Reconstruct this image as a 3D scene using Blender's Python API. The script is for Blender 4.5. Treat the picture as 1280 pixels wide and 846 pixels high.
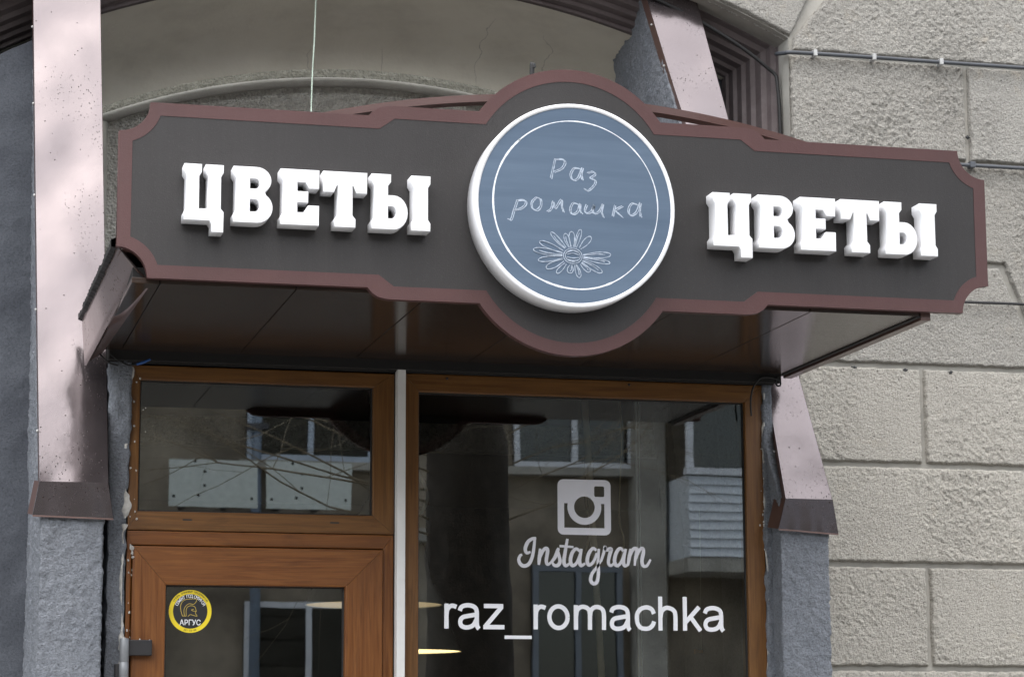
import bpy, bmesh, math, random
import numpy as np
from mathutils import Vector, Matrix
rad = math.radians
for o in list(bpy.data.objects): bpy.data.objects.remove(o)
scene = bpy.context.scene
COL = scene.collection

# ------------------------------------------------------------------ camera
cam_d = bpy.data.cameras.new('camera')
cam = bpy.data.objects.new('camera', cam_d); COL.objects.link(cam)
yaw, pitch, roll = rad(14.2208), rad(9.6492), rad(-0.2122)
fw = Vector((math.sin(yaw)*math.cos(pitch), math.cos(yaw)*math.cos(pitch), math.sin(pitch)))
rt = Vector((math.cos(yaw), -math.sin(yaw), 0)); up = rt.cross(fw)
r2 = rt*math.cos(roll) + up*math.sin(roll); u2 = up*math.cos(roll) - rt*math.sin(roll)
m = Matrix.Identity(4)
for i in range(3):
    m[i][0] = r2[i]; m[i][1] = u2[i]; m[i][2] = -fw[i]
m[0][3], m[1][3], m[2][3] = -1.7455, -8.6, 1.6
cam.matrix_world = m
cam_d.sensor_width = 36; cam_d.lens = 36*3068.45/1280
cam_d.clip_start = .1; cam_d.clip_end = 2000
cam_d.dof.use_dof = True; cam_d.dof.focus_distance = 8.1; cam_d.dof.aperture_fstop = 9
scene.camera = cam

# ------------------------------------------------------------------ sky, sun, exposure
SUN_EL, SUN_AZ = rad(64), rad(198)          # azimuth clockwise from +Y
w = bpy.data.worlds.new('World'); scene.world = w; w.use_nodes = True
nt = w.node_tree; nt.nodes.clear()
sky = nt.nodes.new('ShaderNodeTexSky'); sky.sky_type = 'NISHITA'; sky.sun_disc = False
sky.sun_elevation = SUN_EL; sky.sun_rotation = SUN_AZ; sky.dust_density = 1.5; sky.ozone_density = 1.0
hs = nt.nodes.new('ShaderNodeHueSaturation'); hs.inputs['Saturation'].default_value = .42
bg = nt.nodes.new('ShaderNodeBackground'); bg.inputs[1].default_value = .15
wo = nt.nodes.new('ShaderNodeOutputWorld')
nt.links.new(sky.outputs[0], hs.inputs['Color']); nt.links.new(hs.outputs[0], bg.inputs[0]); nt.links.new(bg.outputs[0], wo.inputs[0])
sd = bpy.data.lights.new('sun', 'SUN'); sd.energy = 1.9; sd.angle = rad(110); sd.color = (1, .965, .92)
so = bpy.data.objects.new('sun', sd); COL.objects.link(so)
sdir = Vector((math.sin(SUN_AZ)*math.cos(SUN_EL), math.cos(SUN_AZ)*math.cos(SUN_EL), math.sin(SUN_EL)))
so.rotation_euler = sdir.to_track_quat('Z', 'Y').to_euler(); so.location = sdir*40
scene.render.engine = 'CYCLES'
scene.cycles.max_bounces = 8; scene.cycles.transparent_max_bounces = 12
vs = scene.view_settings; vs.view_transform = 'Standard'; vs.look = 'None'; vs.gamma = 1; vs.exposure = 1.55
vs.use_curve_mapping = False

# ------------------------------------------------------------------ noise (numpy)
def _h(ix, iy, iz, s):
    n = (ix*374761393 + iy*668265263 + iz*2147483647 + s*974634777) & 0xffffffff
    n = ((n ^ (n >> 13))*1274126177) & 0xffffffff
    n = ((n ^ (n >> 16))*2246822519) & 0xffffffff
    return ((n ^ (n >> 15)) & 0xffff)/32767.5 - 1
def vnoise(P, f, s=0):
    P = np.asarray(P, float)*f; I = np.floor(P).astype(np.int64); F = P - I; F = F*F*(3-2*F)
    r = 0
    for dx in (0, 1):
        for dy in (0, 1):
            for dz in (0, 1):
                wgt = (F[:, 0] if dx else 1-F[:, 0])*(F[:, 1] if dy else 1-F[:, 1])*(F[:, 2] if dz else 1-F[:, 2])
                r = r + wgt*_h(I[:, 0]+dx, I[:, 1]+dy, I[:, 2]+dz, s)
    return r
def fbm(P, f, octs=3, s=0, g=.5):
    a, t = 1., 0
    for k in range(octs):
        t = t + a*vnoise(P, f*2**k, s+k*17); a *= g
    return t

# ------------------------------------------------------------------ materials
MATS = {}
class NT:
    def __init__(s, name):
        s.m = bpy.data.materials.new(name); s.m.use_nodes = True; s.t = s.m.node_tree; s.t.nodes.clear()
        s.out = s.n('ShaderNodeOutputMaterial'); s.b = s.n('ShaderNodeBsdfPrincipled')
        s.l(s.b.outputs[0], s.out.inputs[0]); s.tc = s.n('ShaderNodeTexCoord')
    def n(s, k, **kw):
        q = s.t.nodes.new(k)
        for a, v in kw.items(): setattr(q, a, v)
        return q
    def l(s, a, b): s.t.links.new(a, b)
    def mapv(s, scale=(1, 1, 1), rot=(0, 0, 0)):
        q = s.n('ShaderNodeMapping'); q.inputs['Scale'].default_value = scale; q.inputs['Rotation'].default_value = rot
        s.l(s.tc.outputs['Object'], q.inputs[0]); return q.outputs[0]
    def noise(s, scale, detail=4, rough=.5, vec=None, dist=0):
        q = s.n('ShaderNodeTexNoise'); q.inputs['Scale'].default_value = scale; q.inputs['Detail'].default_value = detail
        q.inputs['Roughness'].default_value = rough; q.inputs['Distortion'].default_value = dist
        s.l(vec if vec else s.tc.outputs['Object'], q.inputs['Vector']); return q.outputs[0]
    def voro(s, scale, vec=None, feat='F1', rnd=1):
        q = s.n('ShaderNodeTexVoronoi', feature=feat); q.inputs['Scale'].default_value = scale; q.inputs['Randomness'].default_value = rnd
        s.l(vec if vec else s.tc.outputs['Object'], q.inputs['Vector']); return q
    def ramp(s, fac, stops):
        q = s.n('ShaderNodeValToRGB'); e = q.color_ramp.elements
        while len(e) < len(stops): e.new(.5)
        for i, (p, c) in enumerate(stops):
            e[i].position = p; e[i].color = (c[0], c[1], c[2], 1) if not isinstance(c, (int, float)) else (c, c, c, 1)
        s.l(fac, q.inputs[0]); return q.outputs[0]
    def mix(s, fac, a, b, mode='MIX'):
        q = s.n('ShaderNodeMix', data_type='RGBA', blend_type=mode)
        for k, v in ((0, fac), (6, a), (7, b)):
            if isinstance(v, (int, float)): q.inputs[k].default_value = v
            elif isinstance(v, tuple): q.inputs[k].default_value = (*v, 1)
            else: s.l(v, q.inputs[k])
        return q.outputs[2]
    def math(s, op, a, b=0.):
        q = s.n('ShaderNodeMath', operation=op)
        for k, v in ((0, a), (1, b)):
            if isinstance(v, (int, float)): q.inputs[k].default_value = v
            else: s.l(v, q.inputs[k])
        return q.outputs[0]
    def bump(s, h, dist=.002, strength=1., nrm=None):
        q = s.n('ShaderNodeBump'); q.inputs['Distance'].default_value = dist; q.inputs['Strength'].default_value = strength
        s.l(h, q.inputs['Height'])
        if nrm: s.l(nrm, q.inputs['Normal'])
        s.l(q.outputs[0], s.b.inputs['Normal']); return q.outputs[0]
    def set(s, **kw):
        for k, v in kw.items():
            i = s.b.inputs[{'col': 'Base Color', 'rough': 'Roughness', 'metal': 'Metallic', 'spec': 'Specular IOR Level',
                            'coat': 'Coat Weight', 'coatr': 'Coat Roughness', 'emit': 'Emission Color', 'emits': 'Emission Strength'}[k]]
            if isinstance(v, tuple): i.default_value = (*v, 1)
            elif isinstance(v, (int, float)): i.default_value = v
            else: s.l(v, i)
        return s
def M(name):
    return MATS[name]
def reg(name, q): MATS[name] = q.m; return q.m

for nm_, tone, gr in (('stone', (.49, .464, .408), 0.), ('stone_raw', (.435, .418, .38), 1.)):
    q = NT('rough_'+nm_)
    n1 = q.noise(2.2, 5, .6); n2 = q.noise(95, 4, .7); n3 = q.noise(11, 4, .6)
    c = q.ramp(n1, [(.3, tuple(x*.86 for x in tone)), (.5, tone), (.72, tuple(x*1.10 for x in tone))])
    c = q.mix(q.ramp(n3, [(.62, 0.), (.80, .4)]), c, (.55, .46, .33))
    oi = q.n('ShaderNodeObjectInfo'); c = q.mix(q.math('MULTIPLY', oi.outputs['Random'], .6), c, (.37, .35, .31))
    c = q.mix(q.ramp(q.noise(60, 4, .75), [(.34, .4), (.46, 0.)]), c, tuple(x*.55 for x in tone))
    pit = q.voro(26).outputs['Distance']; c = q.mix(q.ramp(pit, [(.06, .75), (.12, 0.)]), c, (.08, .07, .06))
    st = q.noise(3.0, 5, .7, q.mapv((4.5, 4.5, .5))); c = q.mix(q.ramp(st, [(.52, 0.), (.72, .32)]), c, (.33, .31, .27))
    c = q.mix(1., c, q.ramp(q.noise(150, 3, .65), [(.32, .60), (.48, .98), (.68, 1.16)]), 'MULTIPLY')  # pore grain in the colour; its dark grains stand for shade in the pits
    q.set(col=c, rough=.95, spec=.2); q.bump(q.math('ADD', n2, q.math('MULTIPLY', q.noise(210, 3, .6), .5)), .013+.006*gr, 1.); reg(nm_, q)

q = NT('smooth_joint_mortar')
c = q.ramp(q.noise(6, 5, .65), [(.3, (.29, .28, .25)), (.7, (.40, .385, .345))])
q.set(col=c, rough=.9, spec=.2); q.bump(q.noise(90, 4, .6), .002, .8); reg('joint', q)

q = NT('grey_smooth_plaster')
c = q.ramp(q.noise(2.5, 6, .65), [(.28, (.63, .60, .51)), (.5, (.76, .73, .625)), (.75, (.83, .80, .69))])
st = q.noise(3, 5, .6, q.mapv((1.2, 1.2, 16))); c = q.mix(q.ramp(st, [(.5, 0.), (.75, .35)]), c, (.80, .78, .70))
nv_ = q.n('ShaderNodeTexNoise'); nv_.inputs['Scale'].default_value = 7; nv_.inputs['Detail'].default_value = 6; q.l(q.tc.outputs['Object'], nv_.inputs['Vector'])
cr = q.voro(1.5, q.mix(.16, q.mapv((1.9, .5, .55)), nv_.outputs[1]), 'DISTANCE_TO_EDGE').outputs['Distance']
crm = q.math('MULTIPLY', q.ramp(cr, [(.0012, .8), (.0042, 0.)]), q.ramp(q.noise(2.1, 2, .5), [(.54, 0.), (.60, .7)]))
c = q.mix(crm, c, (.12, .11, .095))
sp = q.voro(30).outputs['Distance']; c = q.mix(q.ramp(sp, [(.03, .7), (.06, 0.)]), c, (.6, .6, .57))
q.set(col=c, rough=.8, spec=.3); q.bump(q.math('ADD', q.noise(60, 4, .6), q.math('MULTIPLY', st, .6)), .0018, .8); reg('cove', q)

q = NT('roughcast_grey_plaster')
c = q.ramp(q.noise(40, 5, .7), [(.3, (.42, .405, .365)), (.6, (.64, .62, .56)), (.8, (.76, .74, .67))])
v = q.voro(85).outputs['Distance']
q.set(col=c, rough=.95, spec=.15); q.bump(q.math('ADD', q.noise(75, 4, .7), v), .012, 1.); reg('roughcast', q)

def painted_plaster(name, a, b, bd=.004):
    q = NT(name)
    c = q.ramp(q.noise(5, 6, .6), [(.3, a), (.7, b)])
    d = q.noise(2.2, 5, .7, q.mapv((3, 3, .7))); c = q.mix(q.ramp(d, [(.55, 0.), (.8, .45)]), c, tuple(x*.55 for x in a))
    sp = q.voro(33).outputs['Distance']; c = q.mix(q.ramp(sp, [(.04, .8), (.09, 0.)]), c, (.05, .05, .055))
    c = q.mix(1., c, q.ramp(q.noise(140, 3, .65), [(.32, .66), (.48, .98), (.68, 1.15)]), 'MULTIPLY')  # fine grain again, shade of the small hollows painted into the colour
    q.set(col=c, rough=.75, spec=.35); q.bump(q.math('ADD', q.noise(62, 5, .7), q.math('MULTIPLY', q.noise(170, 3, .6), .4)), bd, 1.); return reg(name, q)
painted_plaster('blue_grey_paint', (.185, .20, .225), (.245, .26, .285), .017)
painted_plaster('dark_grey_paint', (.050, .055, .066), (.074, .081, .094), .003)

q = NT('dark_brown_moulding_paint')
c = q.ramp(q.noise(9, 5, .6), [(.3, (.115, .092, .091)), (.7, (.18, .15, .148))])
q.set(col=c, rough=.55, spec=.4); q.bump(q.noise(35, 4, .6, q.mapv((1, 1, 1))), .004, .7); reg('moulding', q)

def sheet(name, col, spots=True, rough=.13, metal=.75):
    q = NT(name)
    c = q.mix(q.ramp(q.noise(3, 5, .6), [(.4, 0.), (.75, .4)]), col, tuple(x*.85 for x in col))
    r = q.ramp(q.noise(7, 5, .7), [(.3, rough), (.7, rough+.10)])
    if spots:
        patch = q.ramp(q.noise(3.4, 3, .5), [(.47, 0.), (.62, 1.)])
        s = q.ramp(q.voro(82, q.mapv((1.4, .7, .7))).outputs['Distance'], [(.17, 1.), (.25, 0.)]); s = q.math('MULTIPLY', s, q.ramp(q.noise(60, 2, .5), [(.46, 0.), (.54, 1.)]))
        s2 = q.ramp(q.voro(24).outputs['Distance'], [(.05, 1.), (.08, 0.)])
        f = q.math('MAXIMUM', q.math('MULTIPLY', s, patch), s2)
        c = q.mix(f, c, (.03, .02, .018)); r = q.mix(f, r, (.9, .9, .9))
    q.set(col=c, rough=r, metal=metal, coat=.35, coatr=.12)
    q.bump(q.noise(9, 3, .5), .004, .35); return reg(name, q)
sheet('brown_sheet_metal', (.118, .100, .103))
sheet('dark_brown_sheet', (.10, .055, .045), False, .35, .2)
sheet('canopy_side_sheet', (.25, .19, .18), True, .28, .5)
sheet('red_brown_metal', (.070, .024, .017), False, .4, .1)

q = NT('brown_laminate_soffit')
g = q.noise(2.4, 5, .6, q.mapv((1.2, 60, 60))); g2 = q.noise(6, 4, .6, q.mapv((.8, 14, 14)))
c = q.mix(q.ramp(g, [(.35, 0.), (.7, 1.)]), (.026, .017, .013), (.052, .036, .028))
c = q.mix(q.ramp(g2, [(.5, 0.), (.8, .5)]), c, (.085, .062, .05))
q.set(col=c, rough=q.ramp(g2, [(.3, .09), (.8, .18)]), spec=.32); q.bump(g, .0008, .6); reg('soffit', q)

def wood(name, a, b, vert):
    q = NT(name); sc = (45, 45, 1.6) if vert else (1.6, 45, 45)
    g = q.noise(2.2, 6, .6, q.mapv(sc), 1.2); g2 = q.noise(1.4, 4, .55, q.mapv((9, 9, 1.4) if vert else (1.4, 9, 9)), 2.)
    c = q.mix(q.ramp(g, [(.34, 0.), (.66, 1.)]), a, b); c = q.mix(q.ramp(g2, [(.55, 0.), (.75, .55)]), c, tuple(x*.6 for x in a))
    q.set(col=c, rough=q.ramp(g, [(.3, .30), (.7, .45)]), spec=.45); q.bump(g, .0006, .5); return reg(name, q)
for nm, a, b in (('oak', (.108, .043, .0095), (.180, .080, .0185)), ('door_oak', (.122, .038, .0065), (.205, .073, .0115))):
    wood(nm+'_h', a, b, False); wood(nm+'_v', a, b, True)

def plain(name, col, rough=.5, metal=0., spec=.5, var=.12, scale=12, bd=0., **kw):
    q = NT(name); lo = tuple(x*(1-var) for x in col); hi = tuple(min(1, x*(1+var)) for x in col)
    c = q.ramp(q.noise(scale, 4, .6), [(.3, lo), (.7, hi)])
    q.set(col=c, rough=rough, metal=metal, spec=spec, **kw)
    if bd: q.bump(q.noise(scale*6, 4, .6), bd, .7)
    return reg(name, q)
q = NT('letter_white'); stk = q.noise(3, 6, .65, q.mapv((30, 30, 1.4)))
c = q.mix(q.ramp(stk, [(.52, 0.), (.85, .35)]), (.82, .82, .83), (.62, .61, .58)); q.set(col=c, rough=.38); reg('letter_white', q)
for nm_, col in (('sign_face', (.0240, .0215, .0207)), ('sign_border', (.074, .031, .029))):
    q = NT(nm_); c = q.ramp(q.noise(4, 5, .6), [(.3, tuple(x*.9 for x in col)), (.7, tuple(x*1.1 for x in col))])
    stk = q.noise(2.2, 6, .65, q.mapv((22, 22, .9))); c = q.mix(q.ramp(stk, [(.58, 0.), (.85, .07)]), c, (.20, .19, .18))
    c = q.mix(q.ramp(q.noise(190, 2, .5), [(.60, 0.), (.75, .06)]), c, (.22, .20, .19))
    q.set(col=c, rough=q.ramp(stk, [(.3, .42), (.7, .6)]), spec=.45); q.bump(q.noise(240, 2, .5), .0006, .6); reg(nm_, q)
plain('strip_white', (.72, .71, .68), .45, var=.05)
plain('rubber_black', (.012, .012, .012), .6)
plain('grey_cable', (.055, .06, .068), .5)
plain('clip_white', (.40, .40, .39), .5)
plain('cement_white', (.50, .485, .45), .9, var=.3, scale=30, bd=.004)
plain('chalk_white', (.40, .46, .54), .9, var=.25, scale=90)
plain('chalk_bright', (.80, .83, .87), .9, var=.12, scale=60)
plain('decal_grey', (.70, .69, .72), .5, var=.03)
plain('decal_white', (.84, .84, .86), .5, var=.02)
plain('sticker_yellow', (.80, .62, .02), .4, var=.04)
plain('sticker_black', (.015, .015, .015), .4)
plain('gold_line', (.45, .33, .06), .5)
plain('hinge_grey', (.24, .25, .26), .42, .3)
plain('hinge_dark', (.022, .021, .022), .45, .2)
plain('blue_plastic', (.02, .09, .30), .4)
plain('lamp_metal', (.72, .75, .75), .4, .0)
plain('board_pale', (.78, .84, .79), .7, var=.1, scale=14)
plain('pole_wood', (.80, .72, .52), .6)
plain('glass_edge', (.80, .88, .84), .3)
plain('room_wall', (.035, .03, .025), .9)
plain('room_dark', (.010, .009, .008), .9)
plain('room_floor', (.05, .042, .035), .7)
plain('string_green', (.55, .66, .55), .6)
plain('gasket', (.02, .02, .02), .6)
plain('asphalt', (.055, .055, .055), .9, bd=.003)
plain('paving', (.20, .195, .185), .9, bd=.003)
plain('kerb', (.28, .27, .26), .9)
plain('bark', (.045, .037, .029), .95, var=.4, scale=14, bd=.02)
plain('twig', (.26, .22, .16), .9)
plain('opposite_wall', (.30, .255, .195), .9, var=.45, scale=1.6, bd=.004)
plain('opposite_trim', (.44, .42, .37), .8, var=.3, scale=2.5)
plain('window_white', (.82, .85, .90), .5)
plain('window_grey', (.22, .25, .29), .5)
plain('window_blue', (.56, .64, .75), .5)
plain('siding_white', (.80, .85, .90), .5, var=.05)
plain('roof_metal', (.10, .10, .11), .5, .3)
plain('pipe_blue', (.20, .25, .32), .5)
plain('bow_orange', (.60, .36, .12), .6)

q = NT('blue_chalkboard')
a = q.noise(1.6, 4, .6, q.mapv((.6, .6, 9))); g = q.noise(3, 5, .6, q.mapv((1.5, 1, 40)))
c = q.mix(q.ramp(a, [(.35, 0.), (.65, 1.)]), (.080, .118, .172), (.104, .148, .208)); c = q.mix(q.ramp(g, [(.5, 0.), (.8, .15)]), c, (.175, .225, .29))
q.set(col=c, rough=.6, spec=.35); reg('board_blue', q)

q = NT('lamp_glow'); q.set(col=(.9, .7, .4), emit=(1., .80, .40), emits=.75); reg('lamp_glow', q)
q = NT('lamp_inside'); q.set(col=(.75, .66, .48), rough=.6, emit=(1., .8, .5), emits=.10); reg('lamp_inside', q)

def glass(name, ior=1.9, tint=(.86, .88, .87)):
    q = NT(name); q.t.nodes.remove(q.b)
    tr = q.n('ShaderNodeBsdfTransparent'); tr.inputs[0].default_value = (*tint, 1)
    gl = q.n('ShaderNodeBsdfGlossy'); gl.inputs['Roughness'].default_value = .0; gl.inputs['Color'].default_value = (.97, 1, .98, 1)
    fr = q.n('ShaderNodeFresnel'); fr.inputs[0].default_value = ior
    bp = q.n('ShaderNodeBump'); bp.inputs['Distance'].default_value = .0006; bp.inputs['Strength'].default_value = .14
    q.l(q.noise(3.2, 2, .5), bp.inputs['Height']); q.l(bp.outputs[0], gl.inputs['Normal'])
    mx = q.n('ShaderNodeMixShader'); q.l(fr.outputs[0], mx.inputs[0]); q.l(tr.outputs[0], mx.inputs[1]); q.l(gl.outputs[0], mx.inputs[2])
    q.l(mx.outputs[0], q.out.inputs[0]); return reg(name, q)
glass('shop_glass', 2.6); glass('far_glass', 1.75, (.1, .11, .12)); 

# ------------------------------------------------------------------ builders
def empty(name, loc, label, cat, group=None):
    o = bpy.data.objects.new(name, None); COL.objects.link(o); o.location = loc; o.empty_display_size = .1
    tag(o, label, cat, group); return o
def tag(o, label=None, cat=None, group=None, kind=None):
    for k, v in (('label', label), ('category', cat), ('group', group), ('kind', kind)):
        if v: o[k] = v
    return o
def wpos(o):
    p = Vector((0, 0, 0))
    while o: p += o.location; o = o.parent
    return p
def link(name, me, mat, parent=None, smooth=False):
    """mesh given in world coordinates"""
    o = bpy.data.objects.new(name, me); COL.objects.link(o)
    if mat: me.materials.append(M(mat) if isinstance(mat, str) else mat)
    if smooth: me.polygons.foreach_set('use_smooth', [True]*len(me.polygons))
    if parent: o.parent = parent; o.location = -wpos(parent)
    return o
def from_bm(name, bm, mat, parent=None, smooth=False):
    me = bpy.data.meshes.new(name); bm.normal_update(); bm.to_mesh(me); bm.free(); return link(name, me, mat, parent, smooth)
def pyd(name, V, F, mat, parent=None, smooth=False):
    me = bpy.data.meshes.new(name); me.from_pydata([tuple(v) for v in V], [], [tuple(f) for f in F]); me.update()
    return link(name, me, mat, parent, smooth)
def bm_box(bm, x0, x1, y0, y1, z0, z1):
    v = [bm.verts.new(p) for p in ((x0, y0, z0), (x1, y0, z0), (x1, y1, z0), (x0, y1, z0), (x0, y0, z1), (x1, y0, z1), (x1, y1, z1), (x0, y1, z1))]
    for f in ((0, 3, 2, 1), (4, 5, 6, 7), (0, 1, 5, 4), (1, 2, 6, 5), (2, 3, 7, 6), (3, 0, 4, 7)): bm.faces.new([v[i] for i in f])
def box(name, x0, x1, y0, y1, z0, z1, mat, parent=None, bev=0.):
    bm = bmesh.new(); bm_box(bm, x0, x1, y0, y1, z0, z1)
    if bev: bmesh.ops.bevel(bm, geom=bm.edges[:], offset=bev, segments=2, affect='EDGES', profile=.6)
    return from_bm(name, bm, mat, parent)
def hexa(name, P, mat, parent=None, bev=0.):
    """8 corners: bottom ring 0-3, top ring 4-7"""
    bm = bmesh.new(); v = [bm.verts.new(p) for p in P]
    for f in ((0, 3, 2, 1), (4, 5, 6, 7), (0, 1, 5, 4), (1, 2, 6, 5), (2, 3, 7, 6), (3, 0, 4, 7)): bm.faces.new([v[i] for i in f])
    if bev: bmesh.ops.bevel(bm, geom=bm.edges[:], offset=bev, segments=2, affect='EDGES')
    return from_bm(name, bm, mat, parent)
def smooth_path(P, k=6):
    P = [np.array(p, float) for p in P]
    if len(P) < 3: return P
    out = []; Q = [2*P[0]-P[1]] + P + [2*P[-1]-P[-2]]
    for i in range(1, len(Q)-2):
        a, b, c, d = Q[i-1:i+3]
        for t in np.arange(k)/k:
            out.append(.5*((2*b)+(-a+c)*t+(2*a-5*b+4*c-d)*t*t+(-a+3*b-3*c+d)*t**3))
    out.append(P[-1]); return out
def tube(name, P, r, mat, parent=None, seg=8, sm=True, k=6):
    P = smooth_path(P, k) if sm else [np.array(p, float) for p in P]
    V, F = [], []; n = len(P); rr = r if isinstance(r, (list, tuple, np.ndarray)) else [r]*n
    if len(rr) != n: rr = np.interp(np.linspace(0, 1, n), np.linspace(0, 1, len(rr)), rr)
    ref = None
    for i, p in enumerate(P):
        d = P[min(i+1, n-1)] - P[max(i-1, 0)]; d = d/np.linalg.norm(d)
        if ref is None: ref = np.cross(d, [0, 0, 1.]) if abs(d[2]) < .9 else np.cross(d, [1., 0, 0])
        ref = ref - d*(ref@d); ref = ref/np.linalg.norm(ref); b = np.cross(d, ref)
        for j in range(seg):
            a = 2*math.pi*j/seg; V.append(p + rr[i]*(math.cos(a)*ref+math.sin(a)*b))
    for i in range(n-1):
        for j in range(seg):
            F.append((i*seg+j, i*seg+(j+1) % seg, (i+1)*seg+(j+1) % seg, (i+1)*seg+j))
    F.append(tuple(range(seg))[::-1]); F.append(tuple((n-1)*seg+j for j in range(seg)))
    return pyd(name, V, F, mat, parent, True)
def lathe(name, prof, c, mat, parent=None, seg=40, axis='Z', flip=False):
    V, F = [], []; n = len(prof)
    for j in range(seg):
        a = 2*math.pi*j/seg
        for r, h in prof:
            V.append((c[0]+r*math.cos(a), c[1]+r*math.sin(a), c[2]+h) if axis == 'Z' else (c[0]+r*math.cos(a), c[1]+h, c[2]+r*math.sin(a)))
    for j in range(seg):
        for i in range(n-1):
            f = (j*n+i, ((j+1) % seg)*n+i, ((j+1) % seg)*n+i+1, j*n+i+1); F.append(f[::-1] if flip else f)
    return pyd(name, V, F, mat, parent, True)
def ribbon_into(V, F, P, wd, y, th, jit=0., rnd=random):
    """flat stroke in the XZ plane, front face at y-th, back at y"""
    P = [np.array(p, float) for p in P]; n = len(P); base = len(V)
    for i, p in enumerate(P):
        d = P[min(i+1, n-1)] - P[max(i-1, 0)]; d = d/(np.linalg.norm(d)+1e-9); nn = np.array([-d[1], d[0]])
        ww = (wd(i/(n-1)) if callable(wd) else wd)*.5*(1+jit*rnd.uniform(-1, 1))
        for sgn in (1, -1):
            a = p + nn*ww*sgn
            V.append((a[0], y-th, a[1])); V.append((a[0], y, a[1]))
    for i in range(n-1):
        a = base+i*4; b = a+4
        F += [(a, b, b+2, a+2), (a+1, a, a+0, a+1)] if False else [(a, a+2, b+2, b), (a, b, b+1, a+1), (a+2, a+3, b+3, b+2)]
    F += [(base, base+1, base+3, base+2), (base+(n-1)*4, base+(n-1)*4+2, base+(n-1)*4+3, base+(n-1)*4+1)]
def strokes(name, S, wd, y, th, mat, parent, k=5, jit=0.):
    V, F = [], []
    for i, s in enumerate(S): ribbon_into(V, F, smooth_path(s, k), wd, y, th+i*.00006, jit)
    return pyd(name, V, F, mat, parent)
def extruded(name, outlines, y_front, y_back, mat, parent, bev=0.):
    """outlines: list of (pts) in XZ (closed; holes by nesting), extruded along Y"""
    cu = bpy.data.curves.new(name, 'CURVE'); cu.dimensions = '2D'; cu.fill_mode = 'BOTH'
    dep = (y_back-y_front); cu.extrude = dep/2 - bev; cu.bevel_depth = bev; cu.bevel_resolution = 1; cu.offset = -bev
    for pts in outlines:
        sp = cu.splines.new('POLY'); sp.points.add(len(pts)-1); sp.use_cyclic_u = True
        for i, p in enumerate(pts): sp.points[i].co = (p[0], p[1], 0, 1)
    tmp = bpy.data.objects.new('tmp', cu); COL.objects.link(tmp)
    dg = bpy.context.evaluated_depsgraph_get(); me = bpy.data.meshes.new_from_object(tmp.evaluated_get(dg))
    bpy.data.objects.remove(tmp); bpy.data.curves.remove(cu); me.materials.clear()
    yc = (y_front+y_back)/2
    me.transform(Matrix(((1, 0, 0, 0), (0, 0, -1, yc), (0, 1, 0, 0), (0, 0, 0, 1)))); me.name = name
    return link(name, me, mat, parent)
def text_mesh(name, s, size, x, z, y, mat, parent, rot=0., sx=1.):
    cu = bpy.data.curves.new(name, 'FONT'); cu.body = s; cu.size = size; cu.align_x = 'CENTER'; cu.align_y = 'CENTER'; cu.offset = size*.012
    tmp = bpy.data.objects.new('tmp', cu); COL.objects.link(tmp)
    dg = bpy.context.evaluated_depsgraph_get(); me = bpy.data.meshes.new_from_object(tmp.evaluated_get(dg))
    bpy.data.objects.remove(tmp); bpy.data.curves.remove(cu); me.materials.clear()
    cr, sr = math.cos(rot), math.sin(rot)
    me.transform(Matrix(((cr*sx, -sr, 0, x), (0, 0, -1, y), (sr*sx, cr, 0, z), (0, 0, 0, 1)))); me.name = name
    return link(name, me, mat, parent)
def arc(cx, cz, r, a0, a1, n):
    return [(cx+r*math.cos(a0+(a1-a0)*i/n), cz+r*math.sin(a0+(a1-a0)*i/n)) for i in range(n+1)]
def rough_solid(name, V, F, mat, parent, cell=.02, amp=.006, freq=28, seed=0, amp2=.012):
    """closed polyhedron, subdivided and displaced with noise"""
    bm = bmesh.new(); vs_ = [bm.verts.new(v) for v in V]
    for f in F: bm.faces.new([vs_[i] for i in f])
    for _ in range(9):
        ed = [e for e in bm.edges if e.calc_length() > cell*1.5]
        if not ed: break
        bmesh.ops.subdivide_edges(bm, edges=ed, cuts=1, use_grid_fill=True)
        bmesh.ops.triangulate(bm, faces=[f for f in bm.faces if len(f.verts) > 4])
    bm.normal_update()
    P = np.array([v.co for v in bm.verts]); d = fbm(P, freq, 2, seed)*amp + vnoise(P, 4, seed+5)*amp2*.5
    ridg = np.clip(fbm(P, freq*.45, 2, seed+9), 0, 1)*amp*1.2
    N = [v.normal.copy() for v in bm.verts]
    for v, dd, nn in zip(bm.verts, d+ridg, N): v.co += nn*dd
    return from_bm(name, bm, mat, parent, True)
def rough_box(name, x0, x1, y0, y1, z0, z1, mat, par, cell, amp, freq, seed, amp2=.008):
    V = [(x0, y0, z0), (x1, y0, z0), (x1, y1, z0), (x0, y1, z0), (x0, y0, z1), (x1, y0, z1), (x1, y1, z1), (x0, y1, z1)]
    return rough_solid(name, V, [(0, 3, 2, 1), (4, 5, 6, 7), (0, 1, 5, 4), (1, 2, 6, 5), (2, 3, 7, 6), (3, 0, 4, 7)], mat, par, cell, amp, freq, seed, amp2)
random.seed(7)

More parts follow.
